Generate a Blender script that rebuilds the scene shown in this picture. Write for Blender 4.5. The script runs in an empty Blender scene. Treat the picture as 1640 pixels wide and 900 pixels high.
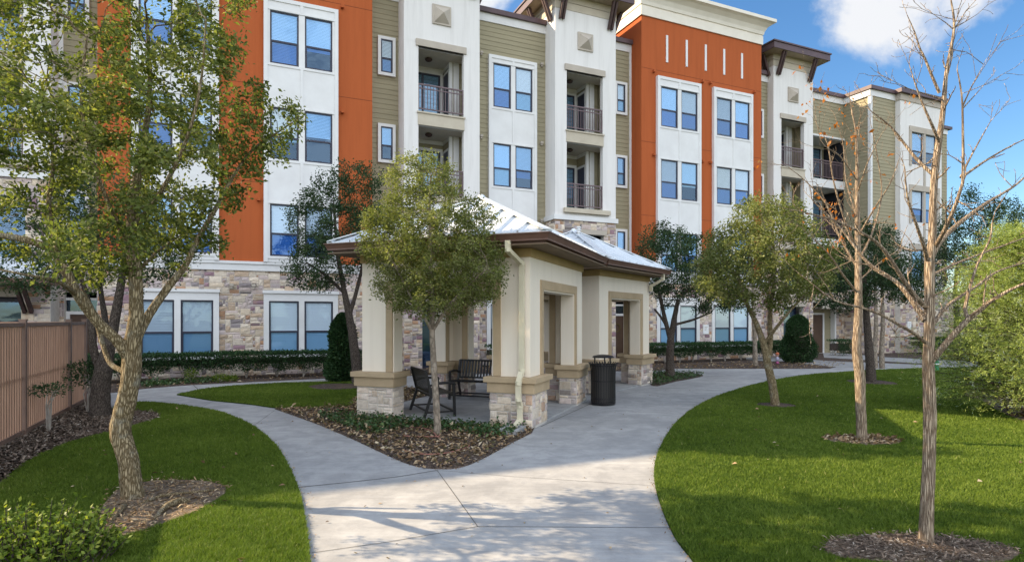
import bpy, math, random
import numpy as np
from mathutils import Vector, Matrix, noise as mnoise

C = bpy.context.scene.collection
R = math.radians
EYE = 1.9
FPX = 955.0          # focal length measured in photograph pixels (1640 wide)
HZ = 511.0           # horizon row in the photograph

# ------------------------------------------------------------------ camera
cam = bpy.data.cameras.new('camera')
cam.sensor_width = 36.0
cam.lens = FPX / 1640.0 * 36.0
cam.shift_y = 61.0 / 1640.0
cam.clip_start = 0.05
cam.clip_end = 2500
cam_o = bpy.data.objects.new('camera', cam)
cam_o.location = (0, 0, EYE)
cam_o.rotation_euler = (R(90), 0, 0)
C.objects.link(cam_o)
bpy.context.scene.camera = cam_o

# ------------------------------------------------------------------ light
SUN_EL = R(30.5)
SH = Vector((0.985, -0.172, 0)).normalized()      # way the shadows run on the ground
sun = bpy.data.lights.new('sun', 'SUN')
sun.energy = 5.0
sun.angle = R(0.40)
sun.color = (1.0, 0.79, 0.52)
sun_o = bpy.data.objects.new('sun', sun)
sdir = Vector((SH.x * math.cos(SUN_EL), SH.y * math.cos(SUN_EL), -math.sin(SUN_EL)))
sun_o.rotation_euler = sdir.to_track_quat('-Z', 'Y').to_euler()
sun_o.location = (-20, 8, 20)
C.objects.link(sun_o)

world = bpy.data.worlds.new('World')
bpy.context.scene.world = world
world.use_nodes = True
wn, wl = world.node_tree.nodes, world.node_tree.links
wn.clear()
w_out = wn.new('ShaderNodeOutputWorld')
w_bg = wn.new('ShaderNodeBackground')
w_bg.inputs['Strength'].default_value = 0.075
sky = wn.new('ShaderNodeTexSky')
sky.sky_type = 'NISHITA'
sky.sun_disc = False
sky.sun_elevation = SUN_EL
sky.sun_rotation = math.atan2(-SH.x, -SH.y)
sky.altitude = 200
sky.air_density = 1.0
sky.dust_density = 0.25
sky.ozone_density = 2.2
tc = wn.new('ShaderNodeTexCoord')
def wmath(op, a, b=None, c=None, clamp=False):
    n = wn.new('ShaderNodeMath'); n.operation = op; n.use_clamp = clamp
    for i, v in enumerate((a, b, c)):
        if v is None: continue
        if isinstance(v, (int, float)): n.inputs[i].default_value = v
        else: wl.new(v, n.inputs[i])
    return n.outputs[0]
def wdot(v):
    n = wn.new('ShaderNodeVectorMath'); n.operation = 'DOT_PRODUCT'
    wl.new(tc.outputs['Generated'], n.inputs[0]); n.inputs[1].default_value = Vector(v).normalized()
    return n.outputs['Value']
def wstep(x, lo, hi):
    n = wn.new('ShaderNodeMapRange'); n.interpolation_type = 'SMOOTHSTEP'
    wl.new(x, n.inputs['Value']); n.inputs['From Min'].default_value = lo; n.inputs['From Max'].default_value = hi
    return n.outputs['Result']
def wnoise(scale, detail, dist=0.0, rough=0.55):
    n = wn.new('ShaderNodeTexNoise'); wl.new(tc.outputs['Generated'], n.inputs['Vector'])
    n.inputs['Scale'].default_value = scale; n.inputs['Detail'].default_value = detail
    n.inputs['Distortion'].default_value = dist; n.inputs['Roughness'].default_value = rough
    return n.outputs['Fac']
n1 = wnoise(3.2, 9, 0.35, 0.6)
n2 = wnoise(9.0, 6, 0.2, 0.6)
back = wstep(wdot((0.15, -1.0, 0.35)), -0.10, 0.65)           # unseen bright cloud bank behind the viewer, added as fill light
blob = wstep(wdot((0.68, 1.0, 0.60)), 0.985, 0.9985)           # the cloud at the upper right
blob2 = wstep(wdot((-0.045, 1.0, 0.56)), 0.9975, 0.9999)      # small puff over the roofs
cov = wmath('ADD', wmath('MULTIPLY', back, 0.30), wmath('MULTIPLY', blob, 0.27))
cov = wmath('ADD', cov, wmath('MULTIPLY', blob2, 0.16))
den = wmath('ADD', wmath('ADD', wmath('MULTIPLY', n1, 0.7), wmath('MULTIPLY', n2, 0.3)), cov)
cl = wstep(den, 0.635, 0.765)
wisp = wmath('MULTIPLY', wstep(n1, 0.53, 0.80), 0.20)
cl = wmath('MAXIMUM', cl, wisp)
up = wn.new('ShaderNodeSeparateXYZ'); wl.new(tc.outputs['Generated'], up.inputs[0])
cl = wmath('MULTIPLY', cl, wstep(up.outputs['Z'], 0.0, 0.10))
wmix = wn.new('ShaderNodeMixRGB')
wl.new(cl, wmix.inputs['Fac'])
hsv = wn.new('ShaderNodeHueSaturation'); hsv.inputs['Saturation'].default_value = 1.22; hsv.inputs['Value'].default_value = 1.25
wl.new(sky.outputs['Color'], hsv.inputs['Color'])
wl.new(hsv.outputs['Color'], wmix.inputs['Color1'])
cmix = wn.new('ShaderNodeMixRGB'); wl.new(back, cmix.inputs['Fac'])
cmix.inputs['Color1'].default_value = (5.2, 5.3, 5.5, 1); cmix.inputs['Color2'].default_value = (11.6, 12.6, 14.2, 1)   # added fill clouds behind the viewer are set brighter and bluer
wl.new(cmix.outputs['Color'], wmix.inputs['Color2'])
wl.new(wmix.outputs['Color'], w_bg.inputs['Color'])
wl.new(w_bg.outputs['Background'], w_out.inputs['Surface'])

sc = bpy.context.scene
sc.view_settings.view_transform = 'Standard'
sc.view_settings.look = 'None'
sc.view_settings.exposure = 1.22
sc.view_settings.gamma = 1.0
sc.view_settings.use_curve_mapping = False
sc.cycles.max_bounces = 8
sc.cycles.diffuse_bounces = 4
sc.cycles.transparent_max_bounces = 12
sc.cycles.sample_clamp_indirect = 6.0

# ------------------------------------------------------------------ small helpers
def at(px, py):
    """photo pixel of a ground point -> world x, y"""
    Y = EYE * FPX / (py - HZ)
    return ((px - 820.0) / FPX * Y, Y)
def pt(px, py, Y):
    return ((px - 820.0) / FPX * Y, Y, EYE - (py - HZ) / FPX * Y)

def tag(o, label=None, cat=None, group=None, kind=None):
    if label: o['label'] = label
    if cat: o['category'] = cat
    if group: o['group'] = group
    if kind: o['kind'] = kind
    return o
def empty(name, loc, label, cat, rz=0, group=None):
    o = bpy.data.objects.new(name, None)
    o.empty_display_size = 0.3
    o.location = loc if len(loc) == 3 else (loc[0], loc[1], 0)
    o.rotation_euler = (0, 0, rz)
    C.objects.link(o)
    return tag(o, label, cat, group)

class MB:
    """collects shapes, then links them as ONE mesh object"""
    def __init__(s):
        s.v = []; s.f = []; s.mi = []; s.c = []; s.m = 0; s.col = None; s.T = None; s.auto = False
    def add(s, vs, fs, col=None):
        k = len(s.v)
        if s.T is not None: vs = [tuple(s.T @ Vector(p)) for p in vs]
        s.v += [tuple(p) for p in vs]
        for f in fs:
            s.f.append([i + k for i in f]); s.mi.append(s.m); s.c.append(col or s.col or (1, 1, 1))
        return s
    def box(s, x0, x1, y0, y1, z0, z1):
        if s.auto: s.cut()
        if x1 < x0: x0, x1 = x1, x0
        if y1 < y0: y0, y1 = y1, y0
        vs = [(x0, y0, z0), (x1, y0, z0), (x1, y1, z0), (x0, y1, z0), (x0, y0, z1), (x1, y0, z1), (x1, y1, z1), (x0, y1, z1)]
        return s.add(vs, [(0, 3, 2, 1), (4, 5, 6, 7), (0, 1, 5, 4), (1, 2, 6, 5), (2, 3, 7, 6), (3, 0, 4, 7)])
    def quad(s, a, b, c, d, col=None):
        return s.add([a, b, c, d], [(0, 1, 2, 3)], col)
    def prism(s, poly, z0, z1):
        """poly counter-clockwise seen from above"""
        n = len(poly)
        a = sum(poly[i][0] * poly[(i + 1) % n][1] - poly[(i + 1) % n][0] * poly[i][1] for i in range(n))
        if a < 0: poly = poly[::-1]
        vs = [(p[0], p[1], z0) for p in poly] + [(p[0], p[1], z1) for p in poly]
        fs = [tuple(range(n, 2 * n)), tuple(range(n - 1, -1, -1))]
        fs += [(i, (i + 1) % n, n + (i + 1) % n, n + i) for i in range(n)]
        return s.add(vs, fs)
    def tube(s, pts, rs, n=8, cap=True, squash=None):
        pts = [Vector(p) for p in pts]
        if isinstance(rs, (int, float)): rs = [rs] * len(pts)
        vs = []; fs = []
        up = Vector((0, 0, 1))
        prev = None
        for i, p in enumerate(pts):
            d = (pts[min(i + 1, len(pts) - 1)] - pts[max(i - 1, 0)]).normalized()
            if prev is None:
                a = d.cross(Vector((0, 1, 0)) if abs(d.y) < 0.9 else Vector((1, 0, 0))).normalized()
            else:
                a = (prev - d * prev.dot(d)).normalized()
            prev = a
            b = d.cross(a)
            for k in range(n):
                t = 2 * math.pi * k / n
                vs.append(p + (a * math.cos(t) + b * math.sin(t)) * rs[i])
        m = len(pts)
        for i in range(m - 1):
            for k in range(n):
                fs.append((i * n + k, i * n + (k + 1) % n, (i + 1) * n + (k + 1) % n, (i + 1) * n + k))
        if cap:
            fs.append(tuple(range(n - 1, -1, -1))); fs.append(tuple((m - 1) * n + k for k in range(n)))
        return s.add(vs, fs)
    def bar(s, a, b, w, h):
        """square-section bar from a to b"""
        a = Vector(a); b = Vector(b); d = (b - a).normalized()
        u = d.cross(Vector((0, 0, 1)))
        if u.length < 1e-4: u = Vector((1, 0, 0))
        u.normalize(); v = u.cross(d)
        vs = []
        for p in (a, b):
            for su, sv in ((-1, -1), (1, -1), (1, 1), (-1, 1)):
                vs.append(p + u * (su * w / 2) + v * (sv * h / 2))
        return s.add(vs, [(3, 2, 1, 0), (4, 5, 6, 7), (0, 1, 5, 4), (1, 2, 6, 5), (2, 3, 7, 6), (3, 0, 4, 7)])
    def cut(s):
        if not hasattr(s, 'cuts'): s.cuts = []
        s.cuts.append((len(s.v), len(s.f)))
    def build_pieces(s, name, mats, parent=None, **kw):
        c = [q for q in getattr(s, 'cuts', [])] + [(len(s.v), len(s.f))]
        if c[0] != (0, 0): c = [(0, 0)] + c
        for (v0, f0), (v1, f1) in zip(c, c[1:]):
            if f1 == f0: continue
            p = MB(); p.v = s.v[v0:v1]; p.f = [[i - v0 for i in f] for f in s.f[f0:f1]]; p.mi = s.mi[f0:f1]; p.c = s.c[f0:f1]
            p.build(name, mats, parent, **kw)
    def build(s, name, mats, parent=None, smooth=False, colors=False, bevel=0, label=None):
        me = bpy.data.meshes.new(name)
        me.from_pydata(s.v, [], s.f)
        if not isinstance(mats, (list, tuple)): mats = [mats]
        for m in mats: me.materials.append(m)
        if len(mats) > 1: me.polygons.foreach_set('material_index', s.mi)
        if colors:
            at_ = me.attributes.new('tint', 'FLOAT_COLOR', 'FACE')
            a = np.ones((len(s.f), 4), dtype=np.float32); a[:, :3] = np.array(s.c, dtype=np.float32)
            at_.data.foreach_set('color', a.ravel())
        if smooth: me.polygons.foreach_set('use_smooth', [True] * len(s.f))
        me.update()
        o = bpy.data.objects.new(name, me)
        C.objects.link(o)
        if parent is not None: o.parent = parent
        if bevel:
            b = o.modifiers.new('bevel', 'BEVEL'); b.width = bevel; b.segments = 2; b.limit_method = 'ANGLE'
        if label: o['label'] = label
        return o

def np_mesh(name, verts, faces, mat, parent=None, var=None):
    """fast mesh of equal-sized faces; var = one number per face for colour variation"""
    verts = np.asarray(verts, dtype=np.float32); faces = np.asarray(faces, dtype=np.int32)
    me = bpy.data.meshes.new(name)
    me.vertices.add(len(verts)); me.vertices.foreach_set('co', verts.ravel())
    k = faces.shape[1]
    me.loops.add(faces.size); me.loops.foreach_set('vertex_index', faces.ravel())
    me.polygons.add(len(faces))
    me.polygons.foreach_set('loop_start', np.arange(0, faces.size, k, dtype=np.int32))
    me.polygons.foreach_set('loop_total', np.full(len(faces), k, dtype=np.int32))
    me.update(calc_edges=True)
    me.materials.append(mat)
    if var is not None:
        a = me.attributes.new('var', 'FLOAT', 'FACE'); a.data.foreach_set('value', np.asarray(var, dtype=np.float32))
    o = bpy.data.objects.new(name, me)
    C.objects.link(o)
    if parent is not None: o.parent = parent
    return o

# ------------------------------------------------------------------ materials
def mat_base(name):
    m = bpy.data.materials.new(name); m.use_nodes = True
    nt = m.node_tree
    return m, nt.nodes, nt.links, nt.nodes['Principled BSDF']
def tex_noise(n, l, scale, detail=4, rough=0.55, vec=None, dist=0.0):
    t = n.new('ShaderNodeTexNoise'); t.inputs['Scale'].default_value = scale
    t.inputs['Detail'].default_value = detail; t.inputs['Roughness'].default_value = rough
    t.inputs['Distortion'].default_value = dist
    if vec is not None: l.new(vec, t.inputs['Vector'])
    return t.outputs['Fac']
def coords(n, l, scale=(1, 1, 1)):
    t = n.new('ShaderNodeTexCoord'); mp = n.new('ShaderNodeMapping'); mp.inputs['Scale'].default_value = scale
    l.new(t.outputs['Object'], mp.inputs['Vector'])
    return mp.outputs['Vector']
def ramp(n, l, fac, stops):
    r = n.new('ShaderNodeValToRGB'); l.new(fac, r.inputs['Fac'])
    e = r.color_ramp.elements
    while len(e) < len(stops): e.new(0.5)
    for i, (p, c) in enumerate(stops):
        e[i].position = p; e[i].color = (c[0], c[1], c[2], 1)
    return r.outputs['Color']
def mix(n, l, fac, a, b, blend='MIX'):
    m = n.new('ShaderNodeMixRGB'); m.blend_type = blend
    for i, v in ((0, fac), (1, a), (2, b)):
        if isinstance(v, (int, float)): m.inputs[i].default_value = v
        elif isinstance(v, tuple): m.inputs[i].default_value = (v[0], v[1], v[2], 1)
        else: l.new(v, m.inputs[i])
    return m.outputs['Color']
def bump(n, l, p, h, strength=0.3, dist=0.01):
    b = n.new('ShaderNodeBump'); b.inputs['Strength'].default_value = strength; b.inputs['Distance'].default_value = dist
    l.new(h, b.inputs['Height']); l.new(b.outputs['Normal'], p.inputs['Normal'])
def surf(name, c1, c2=None, scale=3.0, rough=0.8, bscale=60, bstr=0.25, bdist=0.004, metal=0.0, lo=0.35, hi=0.65, spec=0.3, stretch=(1, 1, 1)):
    m, n, l, p = mat_base(name)
    v = coords(n, l, stretch)
    if c2 is not None:
        f = tex_noise(n, l, scale, 6, 0.6, v)
        l.new(ramp(n, l, f, [(lo, c1), (hi, c2)]), p.inputs['Base Color'])
    else:
        p.inputs['Base Color'].default_value = (*c1, 1)
    p.inputs['Roughness'].default_value = rough
    p.inputs['Metallic'].default_value = metal
    p.inputs['Specular IOR Level'].default_value = spec
    if bstr: bump(n, l, p, tex_noise(n, l, bscale, 5, 0.6, v), bstr, bdist)
    return m
def streaky(name, c, dirt=(0.45, 0.43, 0.40), amount=0.25, bscale=90, bstr=0.35, rough=0.9):
    """painted stucco with faint vertical weather streaks and patches"""
    m, n, l, p = mat_base(name)
    v = coords(n, l); vs = coords(n, l, (5.0, 5.0, 0.35))
    a = tex_noise(n, l, 1.0, 7, 0.65, vs); b = tex_noise(n, l, 0.8, 6, 0.6, v)
    f = n.new('ShaderNodeMapRange'); f.inputs['From Min'].default_value = 0.45; f.inputs['From Max'].default_value = 0.85
    f.inputs['To Max'].default_value = amount * 2.0
    l.new(a, f.inputs['Value'])
    base = mix(n, l, f.outputs['Result'], c, tuple(x * y for x, y in zip(c, dirt)))
    base = mix(n, l, mix(n, l, b, (0, 0, 0), (0.35, 0.35, 0.35)), base, tuple(min(1, x * 1.12) for x in c))
    l.new(base, p.inputs['Base Color'])
    p.inputs['Roughness'].default_value = rough; p.inputs['Specular IOR Level'].default_value = 0.2
    h = tex_noise(n, l, bscale, 6, 0.65, v)
    bump(n, l, p, h, bstr, 0.004)
    return m

M = {}
M['white'] = streaky('white_stucco', (0.70, 0.675, 0.645), amount=0.2)
M['white_trim'] = surf('white_trim_paint', (0.72, 0.715, 0.70), (0.66, 0.65, 0.635), 1.5, 0.6, 40, 0.05)
M['red'] = streaky('rust_red_stucco', (0.40, 0.098, 0.030), (0.7, 0.68, 0.68), 0.4, 55, 0.8)
M['olive'] = surf('olive_siding', (0.325, 0.285, 0.185), (0.285, 0.25, 0.16), 1.4, 0.75, 30, 0.12, stretch=(0.3, 1, 3))
M['tan_trim'] = surf('tan_trim', (0.46, 0.405, 0.335), (0.40, 0.35, 0.29), 2, 0.8, 80, 0.15)
M['coping'] = surf('brown_metal_coping', (0.115, 0.072, 0.078), (0.085, 0.055, 0.06), 2.0, 0.45, 30, 0.05)
M['bracket'] = surf('dark_bracket_wood', (0.085, 0.05, 0.045), (0.055, 0.035, 0.033), 5, 0.7, 30, 0.2)
M['cream'] = streaky('cream_stucco', (0.79, 0.70, 0.575), (0.6, 0.55, 0.5), 0.15, 85, 0.4)
M['cap'] = surf('tan_cast_cap', (0.46, 0.345, 0.215), (0.38, 0.285, 0.175), 2.2, 0.85, 70, 0.25)
M['gold'] = surf('tan_fascia_band', (0.40, 0.285, 0.125), (0.34, 0.24, 0.105), 2.2, 0.8, 60, 0.15)
M['gutter'] = surf('brown_gutter_metal', (0.165, 0.09, 0.065), (0.13, 0.07, 0.05), 3, 0.4, 40, 0.04)
M['soffit'] = surf('brown_soffit', (0.19, 0.135, 0.085), (0.15, 0.105, 0.065), 3, 0.75, 40, 0.1)
M['spout'] = surf('cream_downspout', (0.66, 0.60, 0.44), (0.58, 0.52, 0.37), 4, 0.5, 40, 0.05)
M['sash'] = surf('navy_bronze_sash', (0.035, 0.035, 0.055), rough=0.4, bstr=0)
M['door'] = surf('brown_door', (0.095, 0.055, 0.035), (0.075, 0.043, 0.028), 2, 0.5, 30, 0.08)
M['rail'] = surf('bronze_railing', (0.16, 0.11, 0.115), (0.13, 0.09, 0.095), 6, 0.45, 30, 0)
M['black'] = surf('black_powder_coat', (0.014, 0.014, 0.016), (0.02, 0.018, 0.017), 12, 0.38, 90, 0.08)
M['dark'] = surf('dark_interior', (0.018, 0.02, 0.026), rough=0.9, bstr=0)
M['blind'] = surf('white_blind', (0.78, 0.79, 0.80), rough=0.6, bstr=0)
M['blind_cream'] = surf('cream_blind', (0.74, 0.70, 0.62), rough=0.6, bstr=0); M['blind_grey'] = surf('grey_blind', (0.50, 0.53, 0.56), rough=0.6, bstr=0)
M['fence'] = surf('tan_fence_slats', (0.42, 0.25, 0.165), (0.33, 0.19, 0.125), 3.0, 0.6, 30, 0.1, stretch=(4, 4, 0.6))
M['fence_post'] = surf('brown_fence_post', (0.22, 0.14, 0.105), (0.17, 0.11, 0.085), 5, 0.5, 30, 0.1)
M['ceiling'] = surf('balcony_ceiling', (0.55, 0.50, 0.42), (0.5, 0.45, 0.38), 3, 0.9, 40, 0.1)
M['mortar'] = surf('pale_mortar', (0.60, 0.56, 0.50), (0.50, 0.46, 0.41), 8, 0.95, 90, 0.4)
M['lamp_glass'] = surf('frosted_lamp', (0.25, 0.22, 0.18), rough=0.3, bstr=0)
M['plaque'] = surf('white_plaque', (0.75, 0.75, 0.74), rough=0.5, bstr=0)

def stone_material():
    m, n, l, p = mat_base('quarried_stone')
    a = n.new('ShaderNodeAttribute'); a.attribute_name = 'tint'
    v = coords(n, l)
    f = tex_noise(n, l, 14, 7, 0.65, v, 0.6); g = tex_noise(n, l, 5, 4, 0.6, v)
    c = mix(n, l, f, mix(n, l, 1.0, a.outputs['Color'], (0.62, 0.58, 0.56), 'MULTIPLY'), mix(n, l, 1.0, a.outputs['Color'], (1.28, 1.27, 1.25), 'MULTIPLY'))
    r2 = ramp(n, l, g, [(0.56, (0, 0, 0)), (0.72, (0.45, 0.45, 0.45))])
    c = mix(n, l, r2, c, (0.42, 0.27, 0.15))
    l.new(c, p.inputs['Base Color'])
    p.inputs['Roughness'].default_value = 0.92; p.inputs['Specular IOR Level'].default_value = 0.2
    bump(n, l, p, tex_noise(n, l, 30, 8, 0.7, v, 0.4), 0.8, 0.02)
    return m
M['stone'] = stone_material()

def glass_material(nm, tint, refl):
    m, n, l, p = mat_base(nm)
    n.remove(p); out = n['Material Output']
    tr = n.new('ShaderNodeBsdfTransparent'); tr.inputs['Color'].default_value = tint
    gl = n.new('ShaderNodeBsdfGlossy'); gl.inputs['Color'].default_value = (0.52, 0.76, 1.0, 1); gl.inputs['Roughness'].default_value = 0.03
    v = coords(n, l)
    b = n.new('ShaderNodeBump'); b.inputs['Strength'].default_value = 0.35; b.inputs['Distance'].default_value = 0.03
    l.new(tex_noise(n, l, 1.1, 2, 0.5, v, 0.4), b.inputs['Height']); l.new(b.outputs['Normal'], gl.inputs['Normal'])
    lw0 = n.new('ShaderNodeLayerWeight'); lw1 = n.new('ShaderNodeMath'); lw1.operation = 'POWER'; l.new(lw0.outputs['Facing'], lw1.inputs[0]); lw1.inputs[1].default_value = 3.5
    lw = n.new('ShaderNodeMath'); lw.operation = 'MULTIPLY'; l.new(lw1.outputs[0], lw.inputs[0]); lw.inputs[1].default_value = 0.75   # same from both sides
    ad = n.new('ShaderNodeMath'); ad.operation = 'ADD'; ad.use_clamp = True; ad.inputs[1].default_value = refl
    l.new(lw.outputs[0], ad.inputs[0])
    mx = n.new('ShaderNodeMixShader'); l.new(ad.outputs[0], mx.inputs[0]); l.new(tr.outputs[0], mx.inputs[1]); l.new(gl.outputs[0], mx.inputs[2])
    l.new(mx.outputs[0], out.inputs['Surface'])
    return m
M['glass'] = glass_material('blue_window_glass', (0.56, 0.77, 0.98, 1), .16)
M['clear_glass'] = glass_material('clear_window_glass', (0.84, 0.92, 0.98, 1), .08)
M['clear_lower'] = glass_material('clear_lower_glass', (0.50, 0.69, 0.85, 1), .09)
M['screened'] = glass_material('screened_window_glass', (0.17, 0.36, 0.68, 1), .12)

def metal_roof():
    m, n, l, p = mat_base('galvanised_standing_seam')
    v = coords(n, l)
    f = tex_noise(n, l, 2.2, 5, 0.6, v)
    l.new(ramp(n, l, f, [(0.3, (0.62, 0.66, 0.70)), (0.7, (0.72, 0.75, 0.77))]), p.inputs['Base Color'])
    p.inputs['Metallic'].default_value = 0.35
    l.new(ramp(n, l, f, [(0.3, (0.38, 0.38, 0.38)), (0.7, (0.5, 0.5, 0.5))]), p.inputs['Roughness'])
    bump(n, l, p, tex_noise(n, l, 3, 2, 0.5, v), 0.1, 0.02)
    return m
M['roof'] = metal_roof()

def concrete():
    m, n, l, p = mat_base('broom_finished_concrete')
    v = coords(n, l)
    a = tex_noise(n, l, 0.35, 8, 0.62, v, 0.5); b = tex_noise(n, l, 2.6, 8, 0.7, v, 0.3); c = tex_noise(n, l, 45, 4, 0.7, v)
    st = tex_noise(n, l, 1.0, 4, 0.6, coords(n, l, (0.9, 22, 1)))
    col = ramp(n, l, a, [(0.32, (0.262, 0.262, 0.262)), (0.50, (0.365, 0.362, 0.355)), (0.70, (0.45, 0.445, 0.435))])
    col = mix(n, l, ramp(n, l, b, [(0.40, (0.42, 0.42, 0.42)), (0.60, (0, 0, 0))]), col, (0.165, 0.168, 0.175))
    col = mix(n, l, ramp(n, l, b, [(0.60, (0, 0, 0)), (0.75, (0.5, 0.5, 0.5))]), col, (0.45, 0.45, 0.45))
    col = mix(n, l, ramp(n, l, st, [(0.40, (0.20, 0.20, 0.20)), (0.62, (0, 0, 0))]), col, (0.20, 0.19, 0.175))
    col = mix(n, l, ramp(n, l, c, [(0.28, (0.6, 0.6, 0.6)), (0.38, (0, 0, 0))]), col, (0.12, 0.11, 0.10))
    l.new(col, p.inputs['Base Color']); p.inputs['Roughness'].default_value = 0.85; p.inputs['Specular IOR Level'].default_value = 0.25
    h = n.new('ShaderNodeMath'); h.operation = 'ADD'; l.new(c, h.inputs[0]); l.new(b, h.inputs[1])
    bump(n, l, p, h.outputs[0], 0.3, 0.006)
    return m
M['concrete'] = concrete()

def mulch():
    m, n, l, p = mat_base('shredded_bark_mulch')
    v = coords(n, l)
    vo = n.new('ShaderNodeTexVoronoi'); vo.inputs['Scale'].default_value = 34; vo.inputs['Randomness'].default_value = 1
    l.new(coords(n, l, (1, 1.7, 1)), vo.inputs['Vector'])
    col = ramp(n, l, vo.outputs['Color'], [(0.0, (0.025, 0.018, 0.015)), (0.45, (0.075, 0.055, 0.045)), (0.8, (0.15, 0.115, 0.095)), (1.0, (0.24, 0.20, 0.175))])
    g = tex_noise(n, l, 1.6, 5, 0.6, v)
    col = mix(n, l, ramp(n, l, g, [(0.45, (0, 0, 0)), (0.7, (0.6, 0.6, 0.6))]), col, (0.17, 0.12, 0.085))
    l.new(col, p.inputs['Base Color']); p.inputs['Roughness'].default_value = 0.95; p.inputs['Specular IOR Level'].default_value = 0.15
    bump(n, l, p, vo.outputs['Distance'], 1.0, 0.03)
    return m
M['mulch'] = mulch()
def dirt():
    m, n, l, p = mat_base('dry_bare_soil')
    v = coords(n, l)
    a = tex_noise(n, l, 3, 7, 0.65, v); b = tex_noise(n, l, 40, 5, 0.7, v)
    col = ramp(n, l, a, [(0.35, (0.11, 0.085, 0.065)), (0.6, (0.25, 0.19, 0.135))])
    col = mix(n, l, ramp(n, l, b, [(0.35, (0.7, 0.7, 0.7)), (0.5, (0, 0, 0))]), col, (0.05, 0.04, 0.03))
    l.new(col, p.inputs['Base Color']); p.inputs['Roughness'].default_value = 0.95; p.inputs['Specular IOR Level'].default_value = 0.15
    bump(n, l, p, b, 0.9, 0.025)
    return m
M['dirt'] = dirt()
M['turf'] = surf('turf_thatch', (0.035, 0.062, 0.008), (0.052, 0.086, 0.012), 1.3, 0.95, 120, 1.0, 0.03, spec=0.05)
M['soil'] = surf('far_ground', (0.07, 0.085, 0.03), (0.10, 0.10, 0.05), 0.2, 0.95, 10, 0.3, spec=0.05)

def leafy(name, stops, rough=0.5, trans=0.35, spec=0.35, tmul=(1.25, 1.35, 0.6)):
    m, n, l, p = mat_base(name)
    a = n.new('ShaderNodeAttribute'); a.attribute_name = 'var'
    col = ramp(n, l, a.outputs['Fac'], stops)
    l.new(col, p.inputs['Base Color']); p.inputs['Roughness'].default_value = rough; p.inputs['Specular IOR Level'].default_value = spec
    if trans:
        t = n.new('ShaderNodeBsdfTranslucent'); l.new(mix(n, l, 1.0, col, tmul, 'MULTIPLY'), t.inputs['Color'])
        mx = n.new('ShaderNodeMixShader'); mx.inputs[0].default_value = trans
        l.new(p.outputs[0], mx.inputs[1]); l.new(t.outputs[0], mx.inputs[2])
        l.new(mx.outputs[0], n['Material Output'].inputs['Surface'])
    return m
M['oak_leaf'] = leafy('live_oak_leaf', [(0, (0.050, 0.072, 0.022)), (0.45, (0.135, 0.165, 0.046)), (0.75, (0.27, 0.285, 0.08)), (1, (0.42, 0.39, 0.16))], 0.65, 0.38, 0.12)
M['oak_leaf_olive'] = leafy('small_live_oak_leaf', [(0, (0.065, 0.080, 0.022)), (0.5, (0.175, 0.20, 0.065)), (1, (0.38, 0.37, 0.18))], 0.65, 0.38, 0.12)
M['dark_leaf'] = leafy('dark_evergreen_leaf', [(0, (0.018, 0.036, 0.018)), (0.5, (0.045, 0.080, 0.034)), (1, (0.11, 0.15, 0.065))], 0.6, 0.25, 0.15)
M['hedge_leaf'] = leafy('holly_hedge_leaf', [(0, (0.012, 0.030, 0.013)), (0.6, (0.035, 0.080, 0.028)), (1, (0.09, 0.15, 0.055))], 0.5, 0.15, 0.2)
M['bright_leaf'] = leafy('glossy_privet_leaf', [(0, (0.045, 0.09, 0.012)), (0.5, (0.12, 0.18, 0.02)), (1, (0.30, 0.33, 0.06))], 0.5, 0.35, 0.25)
M['juniper'] = leafy('juniper_spray', [(0, (0.10, 0.14, 0.03)), (0.55, (0.27, 0.34, 0.075)), (0.85, (0.40, 0.46, 0.14)), (1, (0.40, 0.48, 0.46))], 0.6, 0.3)
M['orange_leaf'] = leafy('dry_orange_leaf', [(0, (0.30, 0.09, 0.015)), (0.5, (0.48, 0.17, 0.02)), (1, (0.42, 0.24, 0.10))], 0.6, 0.4, 0.2, (1.2, 1.0, 0.6))
M['litter'] = leafy('fallen_leaves', [(0, (0.07, 0.04, 0.022)), (0.35, (0.21, 0.13, 0.07)), (0.65, (0.38, 0.27, 0.16)), (1, (0.55, 0.45, 0.31))], 0.8, 0.1, 0.15)
M['chips'] = leafy('mulch_chips', [(0, (0.035, 0.025, 0.018)), (0.45, (0.14, 0.10, 0.075)), (0.8, (0.28, 0.22, 0.17)), (1, (0.44, 0.38, 0.31))], 0.9, 0.0, 0.1)
M['grass'] = leafy('turf_blades', [(0, (0.055, 0.095, 0.010)), (0.5, (0.112, 0.165, 0.018)), (0.92, (0.175, 0.23, 0.038)), (1, (0.28, 0.28, 0.10))], 0.6, 0.3, 0.2, (1.15, 1.3, 0.6))
M['creeper'] = leafy('reddish_creeper_leaf', [(0, (0.05, 0.035, 0.02)), (0.5, (0.10, 0.085, 0.03)), (1, (0.16, 0.15, 0.06))], 0.5, 0.2, 0.2)
M['ivy'] = leafy('ground_cover_leaf', [(0, (0.02, 0.05, 0.018)), (0.6, (0.05, 0.10, 0.03)), (1, (0.12, 0.17, 0.06))], 0.45, 0.2)

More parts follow.
